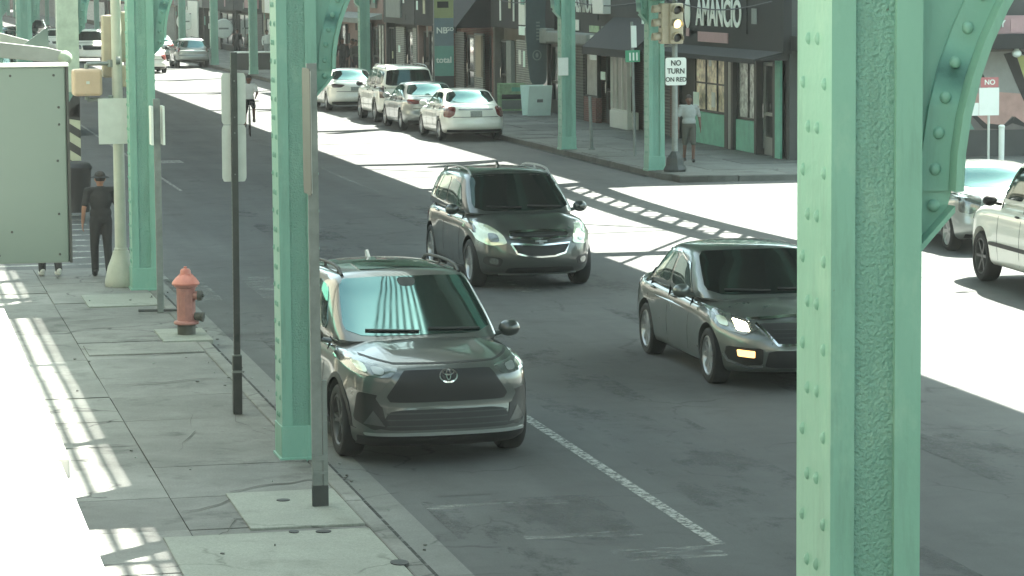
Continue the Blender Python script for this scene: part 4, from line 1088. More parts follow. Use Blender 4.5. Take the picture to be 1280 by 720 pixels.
def door(t, yc, ya, yb, z1=2.2, x=.12, m='frame_dark', glass='window', hm='chrome'):
    ya, yb = min(ya, yb), max(ya, yb); fw = .09
    mb = MB(); 
    for a, b, c, d in ((ya, ya+fw, 0.01, z1), (yb-fw, yb, .16, z1), (ya+fw, yb-fw, z1-fw, z1), (ya+fw, yb-fw, 0.01, .45), (ya+fw, yb-fw, 1.0, 1.08)):
        mb.box(x, x+.1, a-yc, b-yc, c, d)
    o = mb.build('door', m, t)
    g = MB(); g.box(x+.04, x+.06, ya+fw*.8-yc, yb-fw*.8-yc, .42, z1-fw*.8); g.build('pane', glass, o)
    h = MB(); h.cyl((x-.05, yb-.16-yc, .95), (x-.05, yb-.16-yc, 1.3), .016, n=8); h.build('handle', hm, o)
    return o
def awning(t, yc, ya, yb, ztop, zbot, out, m, name='awning', side=1, valance=.22):
    a, b = min(ya, yb)-yc, max(ya, yb)-yc
    mb = MB(); s = -1 if side > 0 else 1
    mb.prism([(0, ztop), (s*out, zbot), (s*out, zbot-valance), (s*(out-.03), zbot-valance), (s*(out-.03), zbot-.03), (0, ztop-.06)], 'Y', a, b)
    for e in (a, b-.02): mb.prism([(0, ztop-.06), (s*(out-.03), zbot-.04), (0, zbot-.04)], 'Y', e, e+.02)
    return mb.build(name, m, t)
def shutter(t, yc, ya, yb, z0, z1, m='shutter', x=.12):
    return bx(t, yc, 'shutter', m, x, x+.08, ya, yb, z0, z1)
def upper_windows(t, yc, y0, y1, zs, side=1, n=3):
    for z in zs:
        for i in range(n):
            c = y0+(y1-y0)*(i+.5)/n
            window(t, yc, c-.5, c+.5, z, z+1.7, x=-.03, side=side, glass='window', frame='cornice', nz=2)

# corner shop with the dark fascia and white letters
t, yc = building('corner_shop', 'corner shop with AMANCIO in white letters above teal window panels', 22.2, 69.6, 80.4, 11, 'stucco_dark', depth=40)
for ya, yb, z0, z1, nx, g in ((75.25, 78.5, .86, 2.42, 3, 'win_poster'), (72.55, 74.4, .82, 2.42, 2, 'win_light')):
    window(t, yc, ya, yb, z0, z1, nx=nx, nz=2 if nx == 3 else 1, glass=g)
    bx(t, yc, 'kick_panel', 'panel_teal', .06, .2, ya, yb, 0, z0-.01, bevel=.01)
bx(t, yc, 'post', 'frame_light', -.02, 0, 74.62, 74.84, 0, 2.45); bx(t, yc, 'post', 'frame_dark', -.02, .16, 74.9, 75.2, 0, 2.45); bx(t, yc, 'post', 'frame_dark', -.02, .16, 74.42, 74.58, 0, 2.45)
door(t, yc, 71.0, 72.3, 2.35, .16, 'frame_light'); bx(t, yc, 'post', 'frame_dark', -.02, .2, 72.32, 72.52, 0, 2.45); bx(t, yc, 'post', 'frame_dark', -.02, .2, 70.75, 70.95, 0, 2.45)
bx(t, yc, 'pilaster', 'panel_teal', -.06, 0, 70.2, 70.62, 0, 2.5)
bx(t, yc, 'dark_recess', 'stucco_dark', .2, .33, 78.8, 80.1, 0, 2.5); bx(t, yc, 'post', 'salmon', -.02, .1, 80.05, 80.3, 0, 2.5)
bx(t, yc, 'fascia', 'awning_dark', -.16, .05, 69.6, 80.35, 2.62, 5.2)
awning(t, yc, 69.65, 80.3, 2.7, 2.5, .9, 'awning_dark', 'awning_skirt', valance=.12)
sg = bx(t, yc, 'sign', 'awning_dark', -.20, -.165, 72.6, 78.7, 3.05, 4.1)
lettering('AMANCIO', .97, 'letter', sg, (-.215, 75.1-yc, 3.52), FACE_LEFT, .93)
mb = MB(); mb.lathe([(.0, -.02), (.30, -.02), (.34, 0), (.30, .02), (0, .02)], (0, 0, 0), 20, axis='X'); 
mb.v = [(x-.215, y*.8+78.05-yc, z*1.3+3.55) for x, y, z in mb.v]; mb.build('emblem', 'letter', sg, smooth=True)
bx(t, yc, 'small_sign', 'pink', -.2, -.17, 74.3, 77.1, 2.78, 3.05)
# painted side wall of the corner shop
def wallpoly(name, pts, m, off, parent):
    mb = MB(); mb.prism([(x-22.2, z) for x, z in pts], 'Y', 69.6-yc-off, 69.6-yc-off+.004); return mb.build(name, m, parent)
mu = MB(); mu.box(.35, 12, 69.6-yc-.03, 69.6-yc-.002, .66, 2.66); mural = mu.build('mural', 'mural_wall', t)
wallpoly('mural_shape', [(25.9, 2.6), (26.0, 1.5), (27.4, 1.25), (28.8, 1.5), (30.4, 2.62)], 'mural_grey', .034, mural)
wallpoly('mural_shape', [(26.4, 1.7), (26.9, 1.55), (27.4, 1.62), (28.9, 1.5), (28.7, .85), (28.3, .76), (28.0, 1.0), (27.75, .76), (27.3, .78), (26.8, 1.2)], 'mural_pink', .039, mural)
wallpoly('mural_shape', [(25.6, 1.22), (26.7, 1.2), (27.0, .68), (25.6, .68)], 'mural_teal', .036, mural)
wallpoly('mural_shape', [(26.6, 1.95), (27.1, 2.05), (26.9, 1.75), (26.5, 1.7)], 'mural_yellow', .044, mural)
wallpoly('mural_shape', [(28.1, 2.5), (28.3, 2.5), (28.75, 1.4), (28.5, 1.38)], 'mural_yellow', .044, mural)
for pts in ([(26.2, 2.55), (27.0, 2.4), (27.05, 2.47), (26.3, 2.64)], [(26.9, 2.45), (27.0, 2.45), (27.4, 1.7), (27.3, 1.68)], [(27.75, 2.55), (28.05, 2.6), (28.5, 1.38), (28.3, 1.36)], [(26.85, 1.2), (26.72, 1.22), (27.25, .70), (27.4, .74)], [(27.25, .70), (27.4, .82), (27.75, .78), (27.7, .68)], [(27.7, .68), (27.8, .80), (28.05, 1.0), (28.0, .82)], [(28.0, .82), (28.06, .99), (28.4, .76), (28.4, .70)], [(28.05, 2.6), (28.9, 2.3), (28.9, 2.38), (28.1, 2.66)], [(26.0, 2.5), (26.12, 2.5), (26.12, 2.1), (26.0, 2.1)]):
    wallpoly('mural_outline', pts, 'mural_black', .05, mural)
mu = MB(); mu.box(.02, 30, 69.6-yc-1.1, 69.6-yc-.003, 2.7, 3.06); ca = mu.build('side_canopy', 'awning_dark', t)
mb = MB(); mb.box(5.3, 5.62, 69.6-yc-1.13, 69.6-yc-1.1, 3.12, 3.42); mb.box(2.6, 6.2, 69.6-yc-.5, 69.6-yc-.05, 3.05, 3.5); ss = mb.build('side_sign', 'pink', ca)
lettering('TLY', .24, 'letter', ss, (5.2, 69.6-yc-.52, 3.3), FACE_CAM)
mb = MB(); mb.cyl((5.55, 69.6-yc-.9, 2.72), (5.55, 69.6-yc-.9, 2.62), .05, .07, 10); mb.ell((5.55, 69.6-yc-.9, 2.58), (.12, .12, .10), 12, 8); mb.build('canopy_lamp', 'letter', ca, smooth=True)
# clothes shop
t, yc = building('clothes_shop', 'brick clothes shop with FASHION sign and white air conditioner', 22.2, 80.4, 94.2, 11.1, 'brick_brown')
bx(t, yc, 'fascia', 'stucco_dark', -.10, .1, 80.6, 94.0, 2.62, 4.8)
sg = bx(t, yc, 'sign', 'stucco_dark', -.13, -.105, 88.5, 93.4, 3.2, 4.85)
lettering('FASHION', .88, 'letter', sg, (-.145, 90.4-yc, 3.70), FACE_LEFT, .85)
bx(t, yc, 'air_conditioner', 'sign_white', -.35, .0, 87.0, 88.3, 3.4, 4.15, bevel=.02); bx(t, yc, 'notice', 'letter', -.15, -.13, 90.9, 91.9, 2.84, 3.18)
for a, b, m in ((88.4, 89.6, 'board_green'), (87.2, 88.1, 'awning_grey'), (85.3, 86.5, 'hazard_cream')): bx(t, yc, 'small_sign', m, -.13, -.105, a, b, 2.82, 3.02)
bx(t, yc, 'shutter_box', 'awning_grey', -.5, .05, 88.5, 94.1, 2.42, 2.78, bevel=.05); bx(t, yc, 'shutter_box', 'frame_dark', -.4, .05, 84.6, 88.4, 2.35, 2.6, bevel=.03)
bx(t, yc, 'banner', 'letter', -.42, -.40, 87.55, 88.35, 2.0, 2.75)
awning(t, yc, 80.6, 86.6, 3.4, 2.45, 1.1, 'awning_dark')
shutter(t, yc, 91.2, 93.9, 0, 2.4, 'shutter_dark', .06)
window(t, yc, 89.3, 90.9, .78, 2.4, .05, glass='display'); bx(t, yc, 'stall_riser', 'brick', .0, .2, 89.3, 90.9, 0, .775)
door(t, yc, 87.6, 89.0, 2.35, .25); window(t, yc, 87.1, 87.5, .2, 2.35, .1, glass='window')
window(t, yc, 84.9, 86.9, .52, 2.35, -.14, glass='display', frame='sign_white', nx=3); bx(t, yc, 'stall_riser', 'sign_white', -.16, .2, 84.85, 86.95, 0, .515, bevel=.02)
shutter(t, yc, 81.2, 84.4, 0, 2.4, 'shutter_dark', .2)
# phone shop
t, yc = building('phone_shop', 'shop with a tall slate feather banner and poster boards at its door', 22.2, 94.2, 104.6, 11.1, 'stucco')
bx(t, yc, 'fascia', 'awning_dark', -.12, .1, 94.4, 104.4, 2.75, 4.6); bx(t, yc, 'shutter_box', 'awning_grey', -.4, .05, 94.4, 97.6, 2.35, 2.85, bevel=.04)
sg = bx(t, yc, 'sign', 'letter', -.16, -.125, 98.6, 99.6, 2.9, 4.3); bx(t, yc, 'small_sign', 'board_white', -.16, -.125, 98.4, 99.6, 2.55, 2.85)
for a in (100.4, 102.6): bx(t, yc, 'light_strip', 'letter', -.15, -.125, a, a+.18, 3.0, 4.2)
door(t, yc, 95.2, 96.6, 2.3, .3); window(t, yc, 96.8, 98.6, .3, 2.3, .2, glass='window'); shutter(t, yc, 98.8, 101.2, 0, 2.35, 'shutter', .1); bx(t, yc, 'sign_panel', 'awning_grey', -.04, .1, 101.4, 102.2, .5, 2.3); door(t, yc, 102.5, 104.2, 2.3, .2)
# further row: (y1, h, wall, fascia/awning materials ...)
plans = [
 ('corner_store', 'shop with a steep black awning and a pale grey side panel', 112.5, 11.5, 'brick', [('aw', 104.9, 109.5, 4.4, 2.75, 1.3, 'awning_black'), ('win', 104.9, 105.6, .3, 2.4, 'window'), ('sign', 105.8, 106.8, .9, 2.4, 'stucco_pale'), ('sh', 107, 108.6, 'shutter'), ('door', 109, 110.2), ('sign', 109.8, 112.2, 2.9, 4.4, 'board_white'), ('sh', 110.5, 112.2, 'shutter_dark')]),
 ('shuttered_shop', 'shop with a half lowered dark roller shutter behind the banner column', 119.5, 12, 'salmon', [('fas', 'awning_dark'), ('sh', 112.9, 115.6, 'shutter_dark'), ('win', 115.9, 117.4, .4, 2.4, 'window'), ('door', 117.8, 119.2)]),
 ('grocery', 'shop with pale slatted shutters and a grey fascia board', 127, 11.2, 'stucco_dark', [('fas', 'stucco_dark'), ('sign', 122.4, 125.8, 2.85, 4.4, 'awning_grey'), ('sh', 120, 121.2, 'shutter'), ('door', 121.6, 122.8), ('sh', 123.2, 125.2, 'shutter'), ('win', 125.4, 126.7, .5, 2.4, 'window')]),
 ('bakery', 'salmon fronted shop with a rolled grey awning and people outside', 142, 9.6, 'salmon', [('fas', 'salmon'), ('aw', 127.3, 136.6, 3.0, 2.75, .8, 'awning_grey'), ('sign', 128.5, 134, 3.2, 4.1, 'awning_grey'), ('win', 128, 129.6, .4, 2.5, 'win_light'), ('door', 130, 131.4), ('win', 131.8, 134.4, .3, 2.5, 'win_light'), ('door', 139.2, 141.2)]),
 ('brick_shop', 'brown brick shop with a plain fascia beyond the salmon front', 153, 8.2, 'brick_brown', [('fas', 'frame_dark'), ('sign', 144, 151, 2.8, 4.0, 'stucco_pale'), ('win', 143, 147, .5, 2.4, 'window'), ('door', 148, 149.6), ('sh', 150, 152.6, 'shutter')]),
 ('pale_shop', 'pale rendered shop behind the grey barrier boxes', 167, 8.6, 'stucco_pale', [('fas', 'stucco_pale'), ('sign', 155, 165, 2.6, 3.9, 'sign_white'), ('win', 155, 160, .4, 2.3, 'win_light'), ('door', 161, 163), ('win', 163.4, 166.5, .4, 2.3, 'win_light')]),
 ('pink_shop', 'narrow shop with a pink edged sign far up the street', 180, 8.0, 'stucco_dark', [('fas', 'awning_dark'), ('sign', 168, 174, 2.8, 4.0, 'pink'), ('sh', 168.5, 173, 'shutter_dark'), ('win', 174, 179, .4, 2.4, 'window')]),
 ('dark_shop', 'dark fronted shop carrying a round white sign', 197, 8.4, 'stucco_dark', [('fas', 'stucco_dark'), ('win', 182, 188, .4, 2.4, 'window'), ('sh', 189, 195, 'shutter_dark')]),
 ('white_shop', 'shop with white panels and a second round sign far away', 215, 8.1, 'stucco', [('fas', 'awning_grey'), ('sign', 199, 205, .6, 3.0, 'sign_white'), ('win', 206, 213, .4, 2.4, 'win_light')]),
 ('cream_shop', 'cream rendered shop far up the street', 240, 8.5, 'stucco_pale', [('fas', 'salmon'), ('sh', 217, 226, 'shutter'), ('win', 228, 238, .4, 2.4, 'window')]),
 ('green_shop', 'dim brick block among the farthest shops', 275, 11.5, 'brick', [('fas', 'panel_teal'), ('sh', 242, 256, 'shutter_dark'), ('win', 258, 272, .4, 2.4, 'win_light')]),
 ('grey_block', 'grey rendered block at the far end of the row', 330, 12, 'stucco', [('fas', 'awning_grey'), ('win', 280, 326, .4, 2.4, 'win_light')]),
 ('end_block', 'pale block closing the far end of the right row', 430, 12, 'stucco_pale', [('fas', 'awning_dark'), ('sh', 335, 425, 'shutter')]),
]
ya = 104.6
for nm, lab, yb, h, wm, items in plans:
    t, yc = building(nm, lab, 22.2, ya, yb, h, wm)
    for it in items:
        if it[0] == 'fas': bx(t, yc, 'fascia', it[1], -.1, .05, ya+.1, yb-.1, 2.6, 4.6)
        elif it[0] == 'aw': awning(t, yc, *it[1:])
        elif it[0] == 'win': window(t, yc, it[1], it[2], it[3], it[4], .08, glass=it[5], nx=2)
        elif it[0] == 'sh': shutter(t, yc, it[1], it[2], 0, 2.45, it[3])
        elif it[0] == 'door': door(t, yc, it[1], it[2], 2.35, .2)
        elif it[0] == 'sign': bx(t, yc, 'sign', it[5], -.2, -.12, it[1], it[2], it[3], it[4])
    ya = yb
# far cross building closing the street
t = thing('far_building', 'distant building closing the end of the street', 'building', (0, 470, 0)); mb = MB(); mb.box(-60, 60, 0, 12, 0, 14); mb.build('wall', 'brick_brown', t); mb = MB(); mb.box(-60, 60, -.3, -.005, 2.6, 4.6); mb.build('fascia', 'awning_grey', t)
# left hand row (stands beside and behind the camera; it lights and mirrors in the cars)
yl = -24
for i, (w_, h, wm, lab) in enumerate([(16, 9, 'stucco_pale', 'pale rendered row building at the near end of the left pavement'), (11, 10, 'stucco', 'grey rendered row building beside the camera on the left pavement'), (12, 9, 'stucco_pale', 'cream row building with the projecting sign cabinet'), (14, 10, 'stucco', 'grey row building by the striped patch of sun'), (18.4, 9, 'stucco_pale', 'pale rendered row building at the left street corner')]):
    t, yc = building('row_building', lab, -.8, yl, yl+w_, h, wm, side=-1)
    bx(t, yc, 'fascia', ['awning_dark', 'sign_white', 'awning_grey', 'awning_dark', 'panel_teal'][i], -.12, .05, yl+.2, yl+w_-.2, 2.7, 3.5, side=-1)
    for k in range(int(w_//3.4)):
        a = yl+.6+k*3.4; window(t, yc, a, a+2.6, .5, 2.5, .08, side=-1, nx=2)
    upper_windows(t, yc, yl, yl+w_, (4.2, 6.6), side=-1, n=int(w_//2.6)); yl += w_
for i, (y0, y1, h, wm, lab) in enumerate([(62, 90, 10, 'stucco', 'grey rendered row beyond the left side street'), (90, 140, 9, 'stucco_pale', 'pale row far up the left pavement'), (140, 430, 10, 'stucco', 'long grey row at the far left of the street')]):
    t, yc = building('row_building', lab, -.8, y0, y1, h, wm, side=-1)
    for k in range(8): a = y0+1+k*3.3; window(t, yc, a, a+2.4, .5, 2.5, .08, side=-1)

# ------------------------------------------------------------------ street furniture
# fire hydrant
t = thing('fire_hydrant', 'faded red fire hydrant with orange bonnet on a pale concrete pad', 'hydrant', (3.98, 37.95, .165), R(-12))
mb = MB(); mb.lathe([(0, .13), (.155, .13), (.165, .15), (.155, .17), (.115, .18), (.112, .56), (.125, .58), (.125, .60), (.15, .615), (.155, .64), (.0, .64)], n=28); 
for i in range(8): a = i*math.pi/4; mb.cyl((.112*math.cos(a), .112*math.sin(a), .18), (.112*math.cos(a), .112*math.sin(a), .56), .008, n=6)
mb.build('barrel', 'hyd_red', t, smooth=True)
mb = MB(); mb.lathe([(0, -.05), (.115, -.05), (.12, .125), (0, .125)], n=24); mb.build('base', 'hyd_dark', t, smooth=True)
mb = MB(); mb.lathe([(0, .642), (.175, .642), (.18, .66), (.165, .685), (.13, .73), (.085, .765), (.07, .775), (.068, .82), (.05, .845), (0, .85)], n=28)
for i in range(8):
    a = i*math.pi/4; mb.prism([(.07, .76), (.17, .67), (.155, .70), (.075, .785)], 'Y', -.008, .008); q = mb.v[-8:]; mb.v[-8:] = [(x*math.cos(a)-y*math.sin(a), x*math.sin(a)+y*math.cos(a), z) for x, y, z in q]
mb.build('bonnet', 'hyd_top', t, smooth=True)
mb = MB(); mb.cyl((0, 0, .84), (0, 0, .875), .022, n=5); mb.build('operating_nut', 'hyd_top', t)
for (dx, dy), z, r in (((1, -.15), .50, .07), ((-.25, 1), .47, .06)):
    mb = MB(); d = Vector((dx, dy, 0)).normalized(); mb.cyl(d*.09+Vector((0,0,z)), d*.165+Vector((0,0,z)), r*.8, n=16); o = mb.build('nozzle', 'hyd_red', t, smooth=True)
    mb = MB(); mb.cyl(d*.16+Vector((0,0,z)), d*.21+Vector((0,0,z)), r, r*.9, n=18); mb.cyl(d*.21+Vector((0,0,z)), d*.235+Vector((0,0,z)), .022, n=5); mb.build('nozzle_cap', 'hyd_dark', o, smooth=True)
mb = MB(); mb.cyl((.1, .0, .235), (.2, -.03, .225), .05, .06, n=14); mb.cyl((.2, -.03, .225), (.225, -.035, .222), .065, n=14); mb.build('lower_outlet', 'hyd_dark', t, smooth=True)
for i in range(8): pass

# sign posts on the near pavement
def post_box(mb, x, y, w, z0, z1, d=None): d = d or w; mb.box(x-w/2, x+w/2, y-d/2, y+d/2, z0, z1)
t = thing('sign_post', 'dark perforated sign post with two pale sign backs near its top', 'sign post', (3.77, 30.96, .14)); t.rotation_euler = (0, R(.35), 0)
mb = MB(); post_box(mb, 0, 0, .066, 0, 3.82)
for i in range(62):
    z = .55+i*.052; mb.box(-.036, -.0335, -.011, .011, z-.011, z+.011); mb.box(-.011, .011, -.036, -.0335, z-.011, z+.011)
mb.build('post', 'dark_steel', t, bevel=.004)
mb = MB(); post_box(mb, 0, 0, .095, 0, .62); mb.build('sleeve', 'dark_steel', t, bevel=.006)
for b_ in ((-.052, .052, -.052, .052, .44, .465), (-.045, .045, -.045, .045, .62, .635)): mb = MB(); mb.box(*b_); mb.build('collar', 'grey_steel', t)
for z0, z1 in ((3.06, 3.60), (2.46, 3.055)):
    mb = MB(); r = .03; pl = chaikin([(-.128, z0), (.128, z0), (.128, z1), (-.128, z1)], 2, .07); mb.prism(pl, 'Y', .036, .040); o = mb.build('sign', 'sign_back', t)
    mb = MB(); 
    for zz in (z0+.08, z1-.08): mb.cyl((0, -.04, zz), (0, .035, zz), .008, n=6)
    mb.build('bolt', 'grey_steel', o)
t = thing('sign_post', 'grey channel sign post beside the charcoal parked SUV with brown sign seen edge on', 'sign post', (3.76, 25.2, .14))
mb = MB()
mb.box(-.05, -.042, -.02, .02, 0, 3.86); mb.box(-.042, .03, -.02, -.012, 0, 3.86); mb.box(.03, .038, -.02, .02, 0, 3.86); mb.build('post', 'grey_steel', t)
mb = MB(); mb.box(.044, .085, -.024, .02, 0, 1.12); mb.box(-.046, .084, -.034, -.026, .42, .47); mb.box(-.046, .084, -.034, -.026, .30, .325); mb.build('sleeve', 'grey_steel', t)
mb = MB(); mb.box(-.05, .086, -.03, .03, 0, .2); mb.build('footing', 'dark_steel', t)
mb = MB(); mb.prism(chaikin([(-.26, 2.74), (.2, 2.74), (.2, 3.82), (-.26, 3.82)], 2, .06), 'X', -.060, -.055); o = mb.build('sign', 'sign_brown', t); mb = MB(); mb.box(-.054, -.051, -.26, .2, 2.76, 3.80); mb.build('sign_backing', 'sign_back', o)
t = thing('sign_post', 'thin grey post with a narrow white sign at the left corner column', 'sign post', (3.92, 40.75, .14))
mb = MB(); mb.box(-.045, .045, -.03, .03, 0, 2.95); mb.build('post', 'grey_steel', t, bevel=.006)
for sx in (-.09, .065):
    mb = MB(); mb.box(sx, sx+.03, -.16, .16, 2.32, 2.85); mb.build('sign', 'sign_white', t)
mb = MB(); mb.cyl((-.3, .05, .03), (.25, -.05, .03), .02, n=8); mb.build('pipe', 'dark_steel', t)

# cream traffic signal pole on the left corner
t = thing('signal_pole', 'cream traffic signal pole with tan pedestrian head at the left corner', 'traffic signal', (3.70, 44.45, .14))
mb = MB(); mb.lathe([(.0, 0), (.24, 0), (.25, .04), (.245, .1), (.20, .30), (.15, .42), (.125, .50), (.12, .53), (0, .53)], n=24); mb.build('base', 'cream_pole', t, smooth=True)
mb = MB(); mb.cyl((0,0,.5), (0,0,5.2), .088, .072, n=20); mb.lathe([(.09, .52), (.102, .53), (.102, .57), (.09, .58)], n=20); mb.build('pole', 'cream_pole', t, smooth=True)
mb = MB(); mb.box(-.30, .24, -.12, -.108, 2.14, 2.82); mb.build('sign', 'sign_back', t, bevel=.003)
mb = MB(); mb.box(-.67, -.23, -.16, .14, 2.86, 3.26); ph = mb.build('pedestrian_head', 'signal_tan', t, bevel=.05, seg=4)
mb = MB(); mb.box(-.47, -.42, -.165, -.158, 3.04, 3.08); mb.build('badge', 'sign_back', ph)
for z in (2.80, 3.33):
    mb = MB(); mb.cyl((-.45, 0, z), (-.06, 0, z+.01), .03, n=10); mb.cyl((-.45, 0, z), (-.45, 0, z+(.06 if z < 3 else -.07)), .035, n=10); mb.cyl((-.09, 0, z-.05), (-.09, 0, z+.06), .05, n=10); mb.build('bracket_arm', 'grey_steel', t, smooth=True)
mb = MB(); mb.cyl((-.02, -.1, 3.38), (.04, -.1, 3.38), .06, n=10); mb.build('clamp', 'grey_steel', t, smooth=True)
mb = MB(); mb.cyl((.05, 0, 2.82), (.2, .02, 2.78), .03, n=10); mb.build('bracket_arm', 'grey_steel', t, smooth=True)
mb = MB(); mb.box(-.2, .02, .10, .36, 3.12, 4.05); mb.box(.02, .26, .12, .38, 3.35, 4.1); vh = mb.build('signal_head', 'signal_yellow', t, bevel=.03)
mb = MB(); mb.box(-.02, .2, -.02, .2, 2.98, 3.30); mb.build('signal_box', 'signal_yellow', t, bevel=.02)

# signal and no turn sign at the right corner
t = thing('signal_pole', 'thin signal pole with yellow traffic light and NO TURN ON RED sign', 'traffic signal', (18.45, 66.6, .14))
mb = MB(); mb.lathe([(0, 0), (.26, 0), (.28, .06), (.22, .16), (.20, .32), (.12, .42), (.08, .48), (0, .48)], n=8); mb.build('base', 'dark_steel', t)
mb = MB(); mb.cyl((0,0,.4), (0,0,4.6), .075, .06, n=16); mb.build('pole', 'grey_steel', t, smooth=True)
mb = MB(); mb.prism(chaikin([(-.25, 2.02), (.25, 2.02), (.25, 2.66), (-.25, 2.66)], 2, .06), 'Y', -.1, -.085); s_ = mb.build('sign', 'sign_white', t)
for tx, z in (('NO', 2.53), ('TURN', 2.345), ('ON RED', 2.15)): lettering(tx, .175 if tx != 'ON RED' else .15, 'sign_text', s_, (0, -.107, z), FACE_CAM, .9, ext=.004)
def head(x, y, rz, nm='signal_head'):
    e = MB(); e.box(-.16, .16, -.1, .12, 2.98, 3.92); h = e.build(nm, 'signal_yellow', t, bevel=.03); h.location = (x, y, 0); h.rotation_euler = (0, 0, rz)
    for k, z in enumerate((3.77, 3.45, 3.13)):
        l = MB(); l.lathe([(0, -.125), (.06, -.122), (.10, -.108), (.105, -.10)], (0, 0, z), 20, axis='Y'); l.v = [(a, b, c) for a, b, c in l.v]
        l.build('lens', 'amber_on' if (k == 1 and rz == 0) else 'lens_off', h, smooth=True)
        v = MB(); n = 14
        pts = [(.125*math.cos(a), .125*math.sin(a)) for a in [R(-25)+R(230)*i/n for i in range(n+1)]]
        for i in range(n):
            (a0, b0), (a1, b1) = pts[i], pts[i+1]
            v.add([(a0, -.1, z+b0), (a1, -.1, z+b1), (a1, -.28, z+b1-.02), (a0, -.28, z+b0-.02)], [(0,1,2,3)])
        vo = v.build('visor', 'signal_yellow', h, smooth=True); so_ = vo.modifiers.new('thick', 'SOLIDIFY'); so_.thickness = .008
    return h
head(-.02, -.16, 0); head(-.26, -.02, R(-90))
mb = MB(); mb.cyl((0, 0, 2.93), (-.26, 0, 2.93), .03, n=8); mb.cyl((0, -.14, 2.93), (0, 0, 2.93), .03, n=8); mb.build('bracket_arm', 'grey_steel', t)
mb = MB(); mb.cyl((0, -.14, 3.95), (0, 0, 4.1), .03, n=8); mb.build('bracket_arm', 'grey_steel', t)
# street name sign pole
t = thing('street_sign', 'thin leaning pole with small green street name plate before the shop window', 'street sign', (19.1, 72.75, .14)); t.rotation_euler = (0, R(-1.2), 0)
mb = MB(); mb.cyl((0,0,0), (0,0,3.4), .04, n=10); mb.build('pole', 'grey_steel', t, smooth=True)
mb = MB(); mb.box(-.20, .18, -.05, -.04, 2.38, 2.68); o = mb.build('name_plate', mat('street_sign_green', (64, 140, 104), .5), t); mb = MB()
for i in range(3): mb.box(-.1+i*.09, -.06+i*.09, -.056, -.052, 2.42, 2.62)
mb.build('plate_mark', 'letter', o); mb = MB(); mb.box(-.04, .1, -.06, -.05, 2.75, 3.3); mb.build('sign', 'sign_white', t)
t = thing('bollard_post', 'thin grey stub pole leaning against the right kerb column', 'post', (18.75, 75.9, .14)); t.rotation_euler = (0, R(-2), 0)
mb = MB(); mb.cyl((0,0,0), (0,0,1.4), .045, n=10); mb.lathe([(.0, .0), (.09, .0), (.09, .03), (.0, .03)], n=12); mb.build('pole', 'grey_steel', t, smooth=True)
# signs on the side street
t = thing('parking_sign', 'pole with a red topped white sign in front of the mural wall', 'sign', (26.05, 66.2, .14))
mb = MB(); mb.cyl((0,0,0), (0,0,2.1), .03, n=10); mb.build('pole', 'sign_back', t, smooth=True)
mb = MB(); mb.box(-.22, .22, -.05, -.04, 1.86, 2.10); o = mb.build('sign', 'red_sign', t); lettering('NO', .17, 'letter', o, (0, -.055, 1.98), FACE_CAM, ext=.003)
mb = MB(); mb.box(-.26, .24, -.05, -.04, 1.2, 1.855); mb.build('notice', 'sign_white', t); mb = MB(); mb.box(-.5, -.27, -.05, -.04, 1.2, 1.5); mb.build('notice', 'sign_white', t)
t = thing('bollard', 'white round bollard on the side street pavement', 'bollard', (26.3, 66, .14)); mb = MB(); mb.lathe([(.065, 0), (.07, .9), (.075, .905), (.08, .95), (.05, .98), (0, .985)], n=16); mb.build('post', 'sign_white', t, smooth=True)
# banner on the column
t = thing('street_banner', 'tall banner in yellow green, blue and teal reading NB and total', 'banner', (18.05, 92.4, .62))
for z0, z1, m in ((2.78, 4.3, 'banner_green'), (1.9, 2.775, 'banner_blue'), (.95, 1.895, 'banner_teal'), (.45, .945, 'stucco_dark')):
    mb = MB(); mb.box(-.34, .28, -.02, .02, z0, z1); mb.build('panel', m, t)
lettering('NB', .27, 'letter', t, (-.1, -.028, 2.38), FACE_CAM, ext=.004); lettering('total', .27, 'letter', t, (-.04, -.028, 1.45), FACE_CAM, ext=.004); lettering('GO', .16, 'letter', t, (.16, -.028, 2.42), FACE_CAM, ext=.004)
mb = MB(); mb.box(-.24, .12, -.03, -.022, 3.1, 3.3); mb.build('tag', 'awning_dark', t)
mb = MB(); mb.box(-.36, -.34, -.03, .03, -.48, 4.35); mb.box(-.36, .34, -.03, .03, 4.3, 4.35); mb.box(-.5, .4, -.3, .3, -.48, -.42); mb.build('frame', 'grey_steel', t)
# feather flag and A boards
t = thing('feather_flag', 'tall dark slate feather flag with pale script outside the shop', 'flag', (21.72, 95.4, .15))
pts = [(-.22, 1.0), (.32, .97), (.34, 2.1), (.28, 3.2), (.34, 4.1), (-.3, 4.15), (-.38, 2.9), (-.32, 1.8)]
mb = MB(); mb.prism(chaikin(pts, 2, .15), 'Y', -.012, .012); fl = mb.build('cloth', 'flag_dark', t)
mb = MB(); mb.cyl((.02, 0, 0), (.02, .03, 4.4), .02, n=8); mb.lathe([(0, 0), (.3, 0), (.3, .05), (0, .06)], n=16); mb.build('pole', 'dark_steel', t)
mb = MB(); 
for i in range(24):
    a0, a1 = 2*math.pi*i/24, 2*math.pi*(i+1)/24
    mb.prism([(.15*math.cos(a0), 1.95+.17*math.sin(a0)), (.15*math.cos(a1), 1.95+.17*math.sin(a1)), (.12*math.cos(a1), 1.95+.14*math.sin(a1)), (.12*math.cos(a0), 1.95+.14*math.sin(a0))], 'Y', -.018, -.0125)
mb.build('ring_mark', 'awning_grey', fl)
mb = MB()
for k in range(6): mb.box(-.02, .10, -.018, -.0125, 2.45+k*.11, 2.50+k*.11)
mb.build('script_mark', 'awning_grey', fl); mb = MB(); mb.ell((0, -.014, 1.95), (.05, .004, .08), 12, 8); mb.build('script_mark', 'awning_grey', fl)
